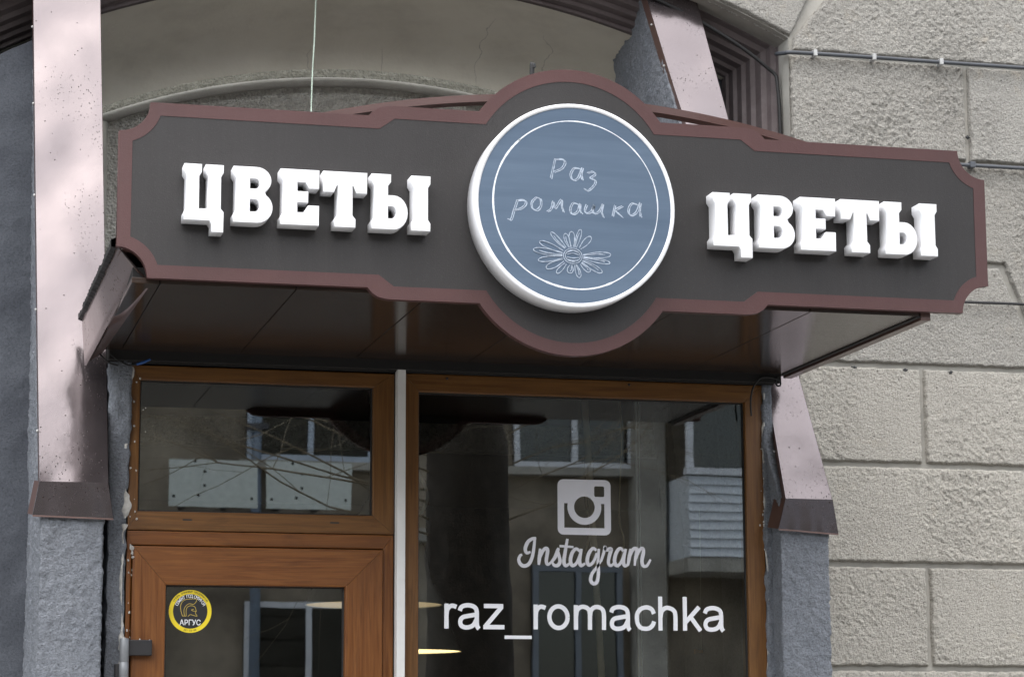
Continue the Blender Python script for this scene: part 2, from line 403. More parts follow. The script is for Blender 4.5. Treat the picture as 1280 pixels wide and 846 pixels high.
# =================================================================== SETTING
def sheet_plane(name, x0, x1, y0, y1, z, mat):
    return tag(pyd(name, [(x0, y0, z), (x1, y0, z), (x1, y1, z), (x0, y1, z)], [(0, 1, 2, 3)], mat), 'ground', None, None, 'structure')
g = sheet_plane('ground', -400, 400, -400, 400, -.13, 'asphalt')
o = box('road', -60, 60, -14.2, -6.4, -.128, -.12, 'asphalt'); o['kind'] = 'structure'; o['label'] = 'asphalt street'
o = box('pavement', -60, 60, -6.3, 8, -.125, 0, 'paving'); o['kind'] = 'structure'
o = box('pavement', -60, 60, -17, -14.3, -.125, 0, 'paving'); o['kind'] = 'structure'
o = box('kerb', -60, 60, -6.42, -6.3, -.126, .012, 'kerb'); o['kind'] = 'structure'
o = box('kerb', -60, 60, -14.3, -14.18, -.126, .012, 'kerb'); o['kind'] = 'structure'

# =================================================================== HISTORIC BUILDING
bld = empty('stone_building', (2.4, .8, 0), 'old building of rough beige stone blocks with a moulded arch over the shop', 'building')
XC, ZC, R0 = .2, 1.379, 3.38          # arch centre
JX, RS, WY = 1.775, 3.514, .6         # jamb, stone arch radius, wall face
def arch_z(x, R=RS): return ZC + math.sqrt(max(R*R-(x-XC)**2, .01))
# wall body behind the blocks (with arch opening), face at WY+.022
xs = np.linspace(-2.35, JX, 44)
V, F = [], []
for yy in (WY+.022, WY+.62):
    for x in xs: V.append((x, yy, arch_z(x))); V.append((x, yy, 9.5))
n = len(xs)
for i in range(n-1):
    a = 2*i; b = 2*i+2*n
    F += [(a, a+2, a+3, a+1), (b, b+1, b+3, b+2), (a, b, b+2, a+2), (a+1, a+3, b+3, b+1)]
pyd('wall_core', V, F, 'joint', bld)
box('wall_core', JX, 7.5, WY+.022, WY+.9, 0, 9.5, 'joint', bld)
box('wall_core', -8, -2.35, WY+.022, WY+.9, 0, 9.5, 'joint', bld)

def poly_dist(P, poly):
    """signed distance, positive inside"""
    x, y = P[:, 0], P[:, 1]; d = np.full(len(P), 1e9); inside = np.zeros(len(P), bool); m_ = len(poly)
    for i in range(m_):
        ax, ay = poly[i]; bx, by = poly[(i+1) % m_]; ex, ey = bx-ax, by-ay
        t = np.clip(((x-ax)*ex+(y-ay)*ey)/(ex*ex+ey*ey), 0, 1)
        d = np.minimum(d, np.hypot(x-ax-t*ex, y-ay-t*ey))
        cnd = ((ay > y) != (by > y)); 
        with np.errstate(divide='ignore', invalid='ignore'): xi = ex*(y-ay)/(ey if ey else 1e-12)+ax
        inside ^= cnd & (x < xi)
    return np.where(inside, d, -d)
def stone_block(poly, cell=.0045, seed=0, amp=.0038):
    poly = np.array(poly, float); lo = poly.min(0)-.004; hi = poly.max(0)+.004
    nx = int((hi[0]-lo[0])/cell)+1; nz = int((hi[1]-lo[1])/cell)+1
    X, Z = np.meshgrid(lo[0]+np.arange(nx+1)*cell, lo[1]+np.arange(nz+1)*cell)
    P3 = np.stack([X.ravel(), np.full(X.size, .37*seed), Z.ravel()], 1)
    d = poly_dist(P3[:, [0, 2]], poly) + .003*fbm(P3, 45, 2, seed)
    prof = np.clip(d/.008, -.4, 1); prof = np.sin(np.clip(prof, -1, 1)*math.pi/2)
    # tooled relief: slanted streaks
    Q = P3.copy(); c_, s_ = math.cos(.7), math.sin(.7)
    Q[:, 0] = (P3[:, 0]*c_+P3[:, 2]*s_)*1.45; Q[:, 2] = -P3[:, 0]*s_+P3[:, 2]*c_
    strength = .65+.6*np.clip(fbm(P3, 3.2, 2, 77), -.6, 1)
    rdg = 1-2*np.abs(fbm(Q, 40, 2, seed+7, .6))
    rel = ((fbm(Q, 62, 3, seed, .7)*amp + rdg*amp*.45)*strength + fbm(P3, 5, 2, 31)*.0015)*np.clip(d/.01, 0, 1)
    Y = WY+.029 - .029*prof - rel
    keep = d > -.006; idx = -np.ones(X.size, int); 
    A = np.arange(X.size).reshape(X.shape); a, b, c_, e = A[:-1, :-1].ravel(), A[:-1, 1:].ravel(), A[1:, 1:].ravel(), A[1:, :-1].ravel()
    fk = keep[a] | keep[b] | keep[c_] | keep[e]
    Q4 = np.stack([a, b, c_, e], 1)[fk]; used = np.unique(Q4); idx[used] = np.arange(len(used)); Q4 = idx[Q4]
    Vv = np.stack([X.ravel(), Y, Z.ravel()], 1)[used]
    me = bpy.data.meshes.new('stone_block'); me.vertices.add(len(Vv)); me.vertices.foreach_set('co', Vv.ravel())
    me.loops.add(Q4.size); me.loops.foreach_set('vertex_index', Q4.ravel()); me.polygons.add(len(Q4))
    me.polygons.foreach_set('loop_start', np.arange(0, Q4.size, 4)); me.polygons.foreach_set('loop_total', np.full(len(Q4), 4))
    me.update(calc_edges=True); me.validate()
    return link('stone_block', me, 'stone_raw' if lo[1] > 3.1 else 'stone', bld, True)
G = .0080                                # half joint width
def rect(x0, x1, z0, z1): return [(x0+G, z0+G), (x1-G, z0+G), (x1-G, z1-G), (x0+G, z1-G)]
ZJ = [.3, .72, 1.13, 1.535, 1.94, 2.353, 2.757, 3.163, 3.6, 4.03, 4.457]
J = JX-G
blocks = [
 rect(J, 2.558, ZJ[9], ZJ[10]), rect(2.558, 3.5, ZJ[9], ZJ[10]),
 rect(J, 2.30, ZJ[8], ZJ[9]),
 [(2.30+G, ZJ[8]+G), (2.70, ZJ[8]+G), (2.70+.19-.01, ZJ[7]+G), (3.9, ZJ[7]+G), (3.9, ZJ[9]-G), (2.30+G, ZJ[9]-G)],
 [(J, ZJ[7]+G), (2.70+.19-.032, ZJ[7]+G), (2.70-.022, ZJ[8]-G), (J, ZJ[8]-G)],
 rect(J, 2.317, ZJ[6], ZJ[7]), rect(2.317, 3.1, ZJ[6], ZJ[7]),
 rect(J, 2.86, ZJ[5], ZJ[6]), rect(2.86, 3.6, ZJ[5], ZJ[6]),
 rect(J, 2.316, ZJ[4], ZJ[5]), rect(2.316, 3.1, ZJ[4], ZJ[5]),
 rect(J, 2.86, ZJ[3], ZJ[4])]
for i, b in enumerate(blocks): stone_block(b, seed=i)
# voussoirs round the arch head, split by radial joints
dv = Vector((1.929-1.791, 4.691-4.526)).normalized()
a_ = (1.787, 4.457+G)
blocks2 = [[(1.782+.004, ZJ[10]+G), (3.5, ZJ[10]+G), (3.5, 5.3), (1.791+.004+dv.x*1.02, 4.526+.000+dv.y*1.02), (1.791+.004, 4.526+.000)]]
angs = [math.atan2(4.526-ZC, 1.791-XC)]
while angs[-1] < math.pi*.82: angs.append(angs[-1]+.135)
for k in range(len(angs)-1):
    a0, a1 = angs[k]+.0025, angs[k+1]-.0025
    inner = arc(XC, ZC, RS+.004, a0, a1, 6); top = 5.3
    outer = [(XC+(RS+.8)*math.cos(a1), ZC+(RS+.8)*math.sin(a1)), (XC+(RS+.8)*math.cos(a0), ZC+(RS+.8)*math.sin(a0))]
    blocks2.append(inner+outer)
stone_block(blocks2[0], seed=40)
for k, b in enumerate(blocks2[1:]): stone_block(b, .0065 if k < 2 else .02, 41+k)
# plain courses outside the picture, so that the wall goes on
for k in range(3): stone_block(rect(J, 2.6+.2*(k % 2), ZJ[k], ZJ[k+1]), .02, 60+k)
for k in range(10): stone_block(rect(3.6+.3*(k % 2), 5.4, ZJ[k], ZJ[k+1]), .025, 70+k)
for k in range(5): stone_block(rect(1.2+1.1*k, 2.3+1.1*k, 5.35 if k > 1 else 5.75, 6.1), .025, 90+k)

# moulded arch frame: nested steps, arc then vertical leg
LEG = 1.62
prof = [(0., 1.02), (.006, .985), (.020, .985), (.024, .945), (.040, .940), (.046, .90), (.064, .895), (.070, .855), (.090, .85), (.097, .80), (.120, .795), (.128, .765), (.150, .76), (.152, .70)]
def mould_path(o_):
    R = R0+o_; x1 = LEG+o_; a1 = math.acos((x1-XC)/R); a2 = math.pi*.80
    pts = [(x1, 1.6+i*(ZC+R*math.sin(a1)-1.6)/10) for i in range(10)]
    return pts + [(XC+R*math.cos(a), ZC+R*math.sin(a)) for a in np.linspace(a1, a2, 60)]
rows = [mould_path(o_) for o_, _ in prof]
names = ['moulding_step']*6
for k in range(0, len(prof)-1, 2):
    seg_i = range(k, min(k+3, len(prof))); V, F = [], []; L = len(rows[0])
    for i in seg_i:
        jit = np.array([(p[0], prof[i][1], p[1]) for p in rows[i]]); jit[:, 1] += vnoise(jit, 9, 3)*.003
        V += [tuple(v) for v in jit]
    for i in range(len(seg_i)-1):
        for j in range(L-1): F.append((i*L+j, (i+1)*L+j, (i+1)*L+j+1, i*L+j+1))
    pyd('moulding_step', V, F, 'moulding', bld)
# stone reveal of the jamb and arch head
V, F = [], []
pr = [(JX-.004, z) for z in np.linspace(1.0, arch_z(JX)-.002, 8)] + [(x, arch_z(x)-.003) for x in np.linspace(JX-.03, -2.2, 40)]
for yy in (WY+.012, .82):
    for p in pr: V.append((p[0], yy, p[1]))
for i in range(len(pr)-1): F.append((i, i+1, len(pr)+i+1, len(pr)+i))
pyd('jamb_reveal', V, F, 'joint', bld)
# cove between the front arch and the tympanum
V, F = [], []; nu, nv = 90, 16
R1, ZA1 = 2.94, 4.535
for j in range(nv+1):
    t = j/nv*math.pi/2
    for i in range(nu+1):
        x = -1.75+i*3.4/nu
        zf = ZC+math.sqrt(R0**2-(x-XC)**2); zr = ZA1+.014-R1+math.sqrt(R1**2-(x-XC)**2)
        V.append((x, 1.0+.6*math.sin(t), zr+(zf-zr)*math.cos(t)))
for j in range(nv):
    for i in range(nu): a = j*(nu+1)+i; F.append((a, a+nu+1, a+nu+2, a+1))
pyd('arch_cove', V, F, 'cove', bld, True)
tube('arch_bead', [(x, 1.655, ZA1-.030-R1+math.sqrt(R1**2-(x-XC)**2)) for x in np.linspace(-.955, 1.35, 40)], .022, 'joint', bld, 10, False)
tube('panel_bead', [(-.945, 1.66, 2.9), (-.945, 1.66, 4.262)], .03, 'joint', bld, 10, False)
# rough-cast field
V, F = [], []; nx, nz = 230, 110
for j in range(nz+1):
    for i in range(nx+1):
        x = -1.3+i*2.9/nx; zt = ZA1-R1+math.sqrt(R1**2-(x-XC)**2)+.05; V.append((x, 1.70, 3.3+(zt-3.3)*j/nz))
Va = np.array(V); Va[:, 1] += fbm(Va, 60, 2, 5)*.006
for j in range(nz):
    for i in range(nx): a = j*(nx+1)+i; F.append((a, a+1, a+nx+2, a+nx+1))
pyd('tympanum', Va, F, 'roughcast', bld, True)
box('tympanum_base', -1.3, 1.6, 1.69, 1.76, 2.9, 3.31, 'roughcast', bld)
# dark painted infill beside the buttresses
def wavy(name, x0, x1, z0, z1, y, mat, par, cell=.03, amp=.006, seed=0):
    nx = max(2, int((x1-x0)/cell)); nz = 230 if z1 == 1.0 else int((z1-z0)/cell); V = np.array([(x0+(x1-x0)*i/nx, y, z0+(z1-z0)*j/nz) for j in range(nz+1) for i in range(nx+1)])
    V[:, 1] += fbm(V, 9, 3, seed)*amp + np.clip(fbm(V, 26, 2, seed+4)-.25, 0, 1)*amp*.8
    F = [(j*(nx+1)+i, j*(nx+1)+i+1, (j+1)*(nx+1)+i+1, (j+1)*(nx+1)+i) for j in range(nz) for i in range(nx)]
    return pyd(name, V, F, mat, par, True)
o = wavy('infill_wall', -2.3, -1.1, 0, 1.0, .76, 'dark_grey_paint', bld, .02, .008, 3)
for v in o.data.vertices:                             # top edge follows the arch
    zt = ZC+math.sqrt(R0**2-(v.co.x-XC)**2)-.075; v.co.z *= zt
nvx = len(o.data.vertices); cz3 = np.array([v.co for v in o.data.vertices]); dd = fbm(cz3, 9, 3, 3)*.007+np.clip(fbm(cz3, 24, 2, 8)-.3, 0, 1)*.010
for v, d in zip(o.data.vertices, dd): v.co.y = .76-d
box('infill_shade_back', -2.3, -1.1, 1.04, 1.10, 3.5, 4.9, 'rubber_black', bld)  # black sheet added for the shade under the arch moulding
wavy('infill_wall', 1.36, 1.66, 0, 4.75, 1.03, 'dark_grey_paint', bld, .03, .006, 4)

# =================================================================== BUTTRESSES
def buttress(label, xb, xt, top, seed, lean_z):
    """xb: (left,right) at the bottom, xt at the top; top=(y,z) of slope end"""
    root = empty('buttress', ((xb[0]+xb[1])/2, .3, 0), label, 'buttress', 'sloped buttresses flanking the shop front')
    yf, zf = -.107, 2.425; ky, kz = -.128, 2.53
    i0 = .012
    zs = 1.55
    V = []
    for side in (0, 1):
        s = 1 if side == 0 else -1
        V += [(xb[side]+s*i0, yf, zs), (xb[side]+s*i0, yf, zf), (xb[side]+s*i0, ky+.03, kz), (xt[side]+s*i0, top[0]+.03, top[1]),
              (xt[side]+s*i0, 1.28, top[1]), (xb[side]+s*i0, 1.28, 2.5), (xb[side]+s*i0, 1.28, zs)]
    F = [(0, 1, 2, 3, 4, 5, 6)[::-1], (7, 8, 9, 10, 11, 12, 13)]
    for i in range(7): j = (i+1) % 7; F.append((i, j, 7+j, 7+i))
    rough_solid('plaster_body', V, [f[::-1] for f in F], 'blue_grey_paint', root, .0068, .0038, 78, seed, .005)
    rough_box('plaster_base', xb[0]+i0, xb[1]-i0, yf, 1.28, 0, zs-.002, 'blue_grey_paint', root, .05, .004, 30, seed, .01)
    # bent sheet-metal flashing with dents
    nu, nv = 14, 90; V = []
    for j in range(nv+1):
        v = j/nv
        t = v; y = ky+(top[0]-ky)*t; z = kz+(top[1]-kz)*t
        xl = xb[0]+(xt[0]-xb[0])*t; xr = xb[1]+(xt[1]-xb[1])*t
        if xb[0] > 0: xl = 1.437-.002*t if z < 2.98 else 1.437+(xt[0]-1.437)*(z-2.98)/(top[1]-2.98)
        for i in range(nu+1): V.append((xl+(xr-xl)*i/nu, y, z))
    V = np.array(V); d = vnoise(V, 3.2, seed+2)*.011 + vnoise(V, 8., seed+3)*.0045
    e = np.abs(np.linspace(-1, 1, nu+1)); e = np.tile(e, nv+1); V[:, 1] += d*(.35+.65*(1-e**2))
    nV = len(V); F = [(j*(nu+1)+i, j*(nu+1)+i+1, (j+1)*(nu+1)+i+1, (j+1)*(nu+1)+i) for j in range(nv) for i in range(nu)]
    sh = pyd('metal_flashing', V, F, 'brown_sheet_metal', root, True)
    for side in (0, nu):                        # turned-back flanges
        E_ = V[side::nu+1]; dx = -.001 if side == 0 else .001
        W = [(p[0]+dx, p[1], p[2]) for p in E_]+[(p[0]+dx, p[1]+.05, p[2]-.018) for p in E_]; L = len(E_)
        pyd('flange', W, [(i, i+1, L+i+1, L+i) for i in range(L-1)], 'dark_brown_sheet', sh)
    for j in (8, 27, 46, 62, 76, 84):
        p = V[j*(nu+1)]; bm = bmesh.new(); bmesh.ops.create_icosphere(bm, subdivisions=1, radius=.006); bmesh.ops.translate(bm, verts=bm.verts[:], vec=(p[0]-.003, p[1]+.022, p[2]-.008)); from_bm('rivet', bm, 'clip_white', sh, True)
    b0 = V[:nu+1]; LV, nl = [], 8                # folded lip at the foot
    for j in range(nl+1):
        t = j/nl
        for i in range(nu+1):
            q_ = b0[i]; ex = (i/nu-.5)*2*.020*t; dz = -.118*t+(.006-.014*i/nu)*t*seed/23.
            LV.append((q_[0]+ex+(-.010*t if xb[0] > 0 and i < 2 else 0), q_[1]-.001*t-.0015*math.sin(i*.9+seed)*t-.0005, q_[2]+dz))
    lip = pyd('cap_lip', LV, [(j*(nu+1)+i, (j+1)*(nu+1)+i, (j+1)*(nu+1)+i+1, j*(nu+1)+i+1) for j in range(nl) for i in range(nu)], 'brown_sheet_metal', root, True)
    LV = np.array(LV)
    for side in (0, nu):
        E_ = LV[side::nu+1]; dx = -.001 if side == 0 else .001
        W = [(p[0]+dx, p[1], p[2]) for p in E_]+[(p[0]+dx-.012*(side == 0), p[1]+.085, p[2]+.012) for p in E_]; L = len(E_)
        pyd('flange', W, [(i, i+1, L+i+1, L+i) for i in range(L-1)], 'dark_brown_sheet', lip)
    b1 = LV[-(nu+1):]; W = [(p[0], p[1]-.0005, p[2]) for p in b1]+[(p[0], p[1]-.001, p[2]-.006) for p in b1]
    pyd('drip_edge', W, [(i, nu+1+i, nu+2+i, i+1) for i in range(nu)], 'dark_brown_sheet', lip)
    return root
buttress('grey plastered buttress under a long brown metal flashing, left of the door', (-1.262, -1.030), (-1.297, -1.040), (.74, 4.70), 11, 0)
buttress('grey plastered buttress with leaning brown metal flashing, right of the shop window', (1.410, 1.620), (1.190, 1.408), (.735, 4.715), 23, 0)

# =================================================================== SHOPFRONT SURROUND
sur = empty('plaster_surround', (.2, .1, 0), 'rough grey plaster edge with white mortar smears around the shop frames', 'plaster surround')
rough_box('plaster_edge', -1.020, -.952, -.012, .12, 0, 2.968, 'blue_grey_paint', sur, .010, .007, 34, 31, .016)
rough_box('plaster_edge', 1.398, 1.436, -.014, .12, 0, 2.968, 'blue_grey_paint', sur, .009, .006, 34, 33, .010)
def smear(name, xc, wd, z0, z1, y, seed, thr=-.1, sgn=1):
    """ragged mortar line beside a frame"""
    n = int((z1-z0)/.006); V, F = [], []
    zz = z0+np.arange(n+1)*.006; P = np.stack([np.full(n+1, xc), np.full(n+1, seed*1.7), zz], 1)
    a = wd*np.clip(.55+1.0*fbm(P, 15, 3, seed, .6), .02, 1.25); b = wd*np.clip(.45+.8*fbm(P, 19, 3, seed+3, .6), .02, 1.3)
    for i in range(n+1):
        t = .0025*min(1, (a[i]+b[i])/wd)
        V += [(xc-b[i], y+.004, zz[i]), (xc-b[i]*.5, y-t, zz[i]), (xc+a[i]*.5, y-t*.9, zz[i]), (xc+a[i], y+.004, zz[i])]
    for i in range(n):
        for k in range(3): F.append((i*4+k, i*4+k+1, i*4+4+k+1, i*4+4+k))
    return pyd(name, V, F, 'cement_white', sur, True)
smear('mortar_smear', -.962, .021, 2.42, 2.955, -.010, 51)
smear('mortar_smear', -.964, .012, 1.2, 2.40, -.012, 52)
smear('mortar_smear', 1.402, .007, 1.0, 2.95, -.010, 53)
for k in range(46):                                # spatters
    z = random.uniform(1.9, 2.93); x = -.945+random.expovariate(70); s = random.uniform(.0015, .0045)
    if k > 30: x = 1.398-random.expovariate(140); z = random.uniform(2.35, 2.75)
    V = [(x+s*math.cos(a)*random.uniform(.6, 1.2), -.0065, z+s*1.3*math.sin(a)*random.uniform(.6, 1.2)) for a in np.linspace(0, 5.6, 8)]
    if k == 0: SV, SF = [], []
    b = len(SV); SV += V; SV.append((x, -.0085, z)); SF += [(b+i, b+(i+1) % 8, b+8) for i in range(8)]
o = pyd('mortar_spatter', SV, SF, 'cement_white', sur); o['kind'] = 'stuff'
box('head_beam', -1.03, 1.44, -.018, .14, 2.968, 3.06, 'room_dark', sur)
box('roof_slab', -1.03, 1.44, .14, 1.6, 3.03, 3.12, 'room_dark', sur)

# =================================================================== FRAMES
def mitred_frame(root, x0, x1, z0, z1, w_, y0, y1, mat, sides='LRTB', name='frame_member', bev=.004):
    """four mitred members; w_ dict of widths"""
    xi0, xi1, zi0, zi1 = x0+w_['L'], x1-w_['R'], z0+w_['B'], z1-w_['T']
    g_ = .0006
    def mem(a, b, c_, d, mm):
        P = [(p[0], y1, p[1]) for p in (a, b, c_, d)]; Q = [(p[0], y0, p[1]) for p in (a, b, c_, d)]
        bm = bmesh.new(); v1 = [bm.verts.new(p) for p in P]; v0 = [bm.verts.new(p) for p in Q]
        bm.faces.new(v0); bm.faces.new(v1[::-1])
        for i in range(4): j = (i+1) % 4; bm.faces.new((v0[j], v0[i], v1[i], v1[j]))
        bmesh.ops.recalc_face_normals(bm, faces=bm.faces[:])
        el = [e for e in bm.edges if e.verts[0] in v0 and e.verts[1] in v0]
        le = sorted(el, key=lambda e: -e.calc_length())[:2]
        bmesh.ops.bevel(bm, geom=le, offset=bev, segments=2, affect='EDGES', profile=.6)
        return from_bm(name, bm, mm, root)
    if 'T' in sides: mem((x0+g_, z1), (x1-g_, z1), (xi1-g_, zi1), (xi0+g_, zi1), mat+'_h')
    if 'B' in sides: mem((x0+g_, z0), (xi0+g_, zi0), (xi1-g_, zi0), (x1-g_, z0), mat+'_h')
    if 'L' in sides: mem((x0, z0+g_), (x0, z1-g_), (xi0, zi1-g_), (xi0, zi0+g_), mat+'_v')
    if 'R' in sides: mem((x1, z0+g_), (xi1, zi0+g_), (xi1, zi1-g_), (x1, z1-g_), mat+'_v')
    return xi0, xi1, zi0, zi1
def pane(root, x0, x1, z0, z1, y):
    V = [(x0-.012, y, z0-.012), (x1+.012, y, z0-.012), (x1+.012, y, z1+.012), (x0-.012, y, z1+.012)]
    p = pyd('pane', V, [(0, 1, 2, 3)], 'shop_glass', root)
    for a in ((x0, x0+.005, z0+.006, z1-.006), (x1-.005, x1, z0+.006, z1-.006), (x0, x1, z0, z0+.005), (x0, x1, z1-.005, z1)):
        box('gasket', a[0], a[1], y-.006, y-.001, a[2], a[3], 'gasket', p)
    return p
tr = empty('transom_window', (-.48, .03, 2.38), 'wide low oak-framed transom window above the shop door', 'window')
W4 = dict(L=.035, R=.078, T=.052, B=.066)
xi = mitred_frame(tr, -.950, -.004, 2.382, 2.962, W4, 0, .07, 'oak'); pane(tr, *xi, .022)
for x in (-.742, -.219): box('drain_slot', x-.016, x+.016, -.0012, .0, 2.4175, 2.4225, 'gasket', tr)
dr = empty('shop_door', (-.48, .03, 0), 'reddish oak shop door with glass panel and a round yellow sticker', 'door')
mitred_frame(dr, -.950, -.004, .02, 2.380, dict(L=.017, R=.039, T=.0505, B=.02), .004, .07, 'door_oak', 'LRT', 'door_frame')
xi = mitred_frame(dr, -.9305, -.046, .05, 2.3255, dict(L=.118, R=.135, T=.134, B=.5), -.014, .055, 'door_oak', 'LRTB', 'leaf_member', .006)
pane(dr, *xi, .018)
hg = lathe('hinge', [(0, .0), (.0165, .0), (.0165, .075), (.0155, .0765), (.0155, .079), (.0165, .0805), (.0165, .155), (.0155, .159), (0, .16)], (-.956, -.052, 1.845), 'hinge_grey', dr, 20)
box('hinge_plate', -.940, -.860, -.046, -.015, 1.946, 2.0, 'hinge_dark', hg, .003)
box('hinge_plate', -.985, -.965, -.05, .0, 1.86, 1.918, 'hinge_dark', hg, .003)
V, F = [], []
for (px, pz, s) in ((-.935, 2.318, .009), (-.932, 2.30, .006), (-.93, 2.285, .005), (-.952, 2.004, .006), (-.9, 2.001, .004), (-.866, 1.999, .004)):
    b = len(V); V += [(px+s*math.cos(a)*random.uniform(.5, 1.2), -.0165, pz+s*1.2*math.sin(a)*random.uniform(.6, 1.3)) for a in np.linspace(0, 5.6, 9)]+[(px, -.021, pz)]
    F += [(b+i, b+(i+1) % 9, b+9) for i in range(9)]
pyd('mortar_blob', V, F, 'cement_white', dr)
wn = empty('shop_window', (.71, .03, .5), 'tall oak-framed shop window with white lettering on its glass', 'window')
xi = mitred_frame(wn, .030, 1.400, .55, 2.966, dict(L=.056, R=.070, T=.066, B=.08), 0, .07, 'oak'); pane(wn, *xi, .024)
box('sill', .03, 1.40, -.03, .07, .47, .549, 'oak_h', wn)
for x in (.19, .88): lathe('screw_head', [(0, -.004), (.004, -.003), (.005, 0)], (x, -.0005, 2.952), 'hinge_dark', wn, 10, 'Y', True)
cs = box('cover_strip', -.0015, .0285, -.045, .0, 0.02, 2.997, 'strip_white', None, .002)
tag(cs, 'thin white vertical cover strip between the door and the shop window', 'strip')
box('strip_backing', -.0039, .0299, .001, .06, .02, 2.967, 'gasket', cs)
o = box('stall_riser', .03, 1.40, .0, .1, 0, .468, 'blue_grey_paint', sur)

# =================================================================== CANOPY
ca = empty('canopy', (.2, -.65, 3.0), 'flat brown canopy with plank soffit over the shop entrance', 'canopy')
ZS = 3.005
jx = [-1.075, -.989, -.575, -.16, .255, .67, 1.095, 1.475]
for i in range(len(jx)-1):
    box('soffit_panel', jx[i]+.0015, jx[i+1]-.0015, -1.30, -.05, ZS, ZS+.018, 'soffit', ca, .0015)
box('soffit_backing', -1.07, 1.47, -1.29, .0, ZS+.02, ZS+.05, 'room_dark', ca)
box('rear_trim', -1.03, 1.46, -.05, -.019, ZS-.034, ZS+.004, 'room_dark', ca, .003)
def ruled(name, A, B, C_, D_, mat, par, n=24, m_=6, th=.006):
    """smooth sheet over corners A (front top) B (rear top) C (rear bottom) D (front bottom)"""
    A, B, C_, D_ = map(np.array, (A, B, C_, D_)); V, F = [], []
    for back in (0, 1):
        for j_ in range(m_+1):
            for i_ in range(n+1):
                u, v = i_/n, j_/m_; p = (A*(1-u)+B*u)*(1-v)+(D_*(1-u)+C_*u)*v; V.append(p+np.array([th*back, 0, 0]))
    S_ = (n+1)*(m_+1); f = lambda b, j_, i_: b*S_+j_*(n+1)+i_
    for b in (0, 1):
        for j_ in range(m_):
            for i_ in range(n): F.append((f(b, j_, i_), f(b, j_+1, i_), f(b, j_+1, i_+1), f(b, j_, i_+1)))
    for i_ in range(n): F += [(f(0, 0, i_), f(0, 0, i_+1), f(1, 0, i_+1), f(1, 0, i_)), (f(0, m_, i_), f(1, m_, i_), f(1, m_, i_+1), f(0, m_, i_+1))]
    return pyd(name, V, F, mat, par, True)
ruled('side_fascia', (-1.124, -1.30, 3.120), (-1.126, -.01, 3.124), (-1.112, -.01, 2.952), (-1.062, -1.30, 3.048), 'canopy_side_sheet', ca)
ruled('side_trim', (-1.060, -1.30, 3.046), (-1.104, -.05, 2.962), (-1.062, -.05, 2.990), (-1.020, -1.30, 3.006), 'dark_brown_sheet', ca)
V, F = [], []
for i in range(60):                                   # tar seal along the top edge of the side
    y = -1.30+i*1.29/59; s = .010+.006*random.random()
    for k in range(5): a = math.pi*2*k/5; V.append((-1.126+s*math.cos(a), y, 3.125+s*math.sin(a)*1.2))
for i in range(59):
    for k in range(5): F.append((i*5+k, i*5+(k+1) % 5, i*5+5+(k+1) % 5, i*5+5+k))
pyd('tar_seal', V, F, 'rubber_black', ca)
box('edge_trim', 1.478, 1.512, -1.30, -.02, ZS-.012, ZS+.03, 'dark_brown_sheet', ca, .002)
box('edge_trim', 1.463, 1.476, -1.30, -.02, ZS-.004, ZS+.001, 'gasket', ca)
box('roof_sheet', -1.11, 1.505, -1.29, .0, 3.10, 3.108, 'dark_brown_sheet', ca)
box('side_fascia', 1.498, 1.506, -1.29, .0, ZS+.031, 3.10, 'canopy_side_sheet', ca)
V, F = [], []; Rb = .773**2/(2*.097); n = 60           # bowed band above the roof edge
for i in range(n+1):
    x = .30-.80+1.60*i/n; z = 3.671-((x-.30)**2)/(2*Rb)
    V += [(x, -1.298, z), (x, -1.255, z-.002), (x, -1.255, z-.025), (x, -1.298, z-.023)]
for i in range(n):
    for k in range(4): F.append((i*4+k, i*4+(k+1) % 4, i*4+4+(k+1) % 4, i*4+4+k))
F += [(0, 1, 2, 3), tuple(n*4+k for k in (3, 2, 1, 0))]
pyd('bowed_band', V, F, 'red_brown_metal', ca)
for x in (-.42, .30, 1.02): box('band_strut', x-.012, x+.012, -1.285, -1.262, 3.10, 3.665-((x-.30)**2)/(2*Rb)-.022, 'red_brown_metal', ca)

# =================================================================== SIGN
sg = empty('shop_sign', (.29, -1.32, 3.0), 'dark grey shaped shop sign with brown border, white letters and round blue disc', 'sign')
SX, SZ = .2905, 3.2875
def half_outline(ins=0.):
    """top right quarter from the bulge apex to the right middle (centre-relative)"""
    Rb_ = .364-ins; zc = .096
    pts = []
    zin = .3055-ins; x_j = math.sqrt(max(Rb_**2-(zin-zc)**2, 0))
    a0 = math.pi/2; a1 = math.atan2(zin-zc, x_j)
    pts += [(Rb_*math.cos(a), zc+Rb_*math.sin(a)) for a in np.linspace(a0, a1, 22)]
    xs_ = .586-ins*.45; zo = .271-ins; r = .065
    pts += [(xs_, zin)] if ins else [(xs_, zin)]
    if not ins: pts += [(xs_+.03, zin-.006), (xs_+.048, zin-.017), (.650, zo)]
    else: pts += [(.615, zo)]
    rc = .093+ins*.9; xe = 1.4145-ins
    cxx, czz = 1.4145, .271
    a0 = math.asin(max(-1, min(1, (zo-czz)/rc))) if ins else 0
    pts += [(cxx+rc*math.cos(a), czz+rc*math.sin(a)) for a in np.linspace(math.pi+ (math.asin(ins/rc)), 1.5*math.pi-math.asin(ins/rc), 12)]
    return pts
def full_outline(ins=0.):
    h = half_outline(ins); rt_ = h; 
    q1 = h; q4 = [(x, -z) for x, z in h][::-1]; q3 = [(-x, -z) for x, z in h]; q2 = [(-x, z) for x, z in h][::-1]
    pts = q1+q4[:-1]+q3+q2[:-1]
    out = []
    for p in pts:
        if not out or math.hypot(p[0]-out[-1][0], p[1]-out[-1][1]) > 1e-5: out.append(p)
    if math.hypot(out[0][0]-out[-1][0], out[0][1]-out[-1][1]) < 1e-5: out.pop()
    return [(SX+x, SZ+z) for x, z in out]
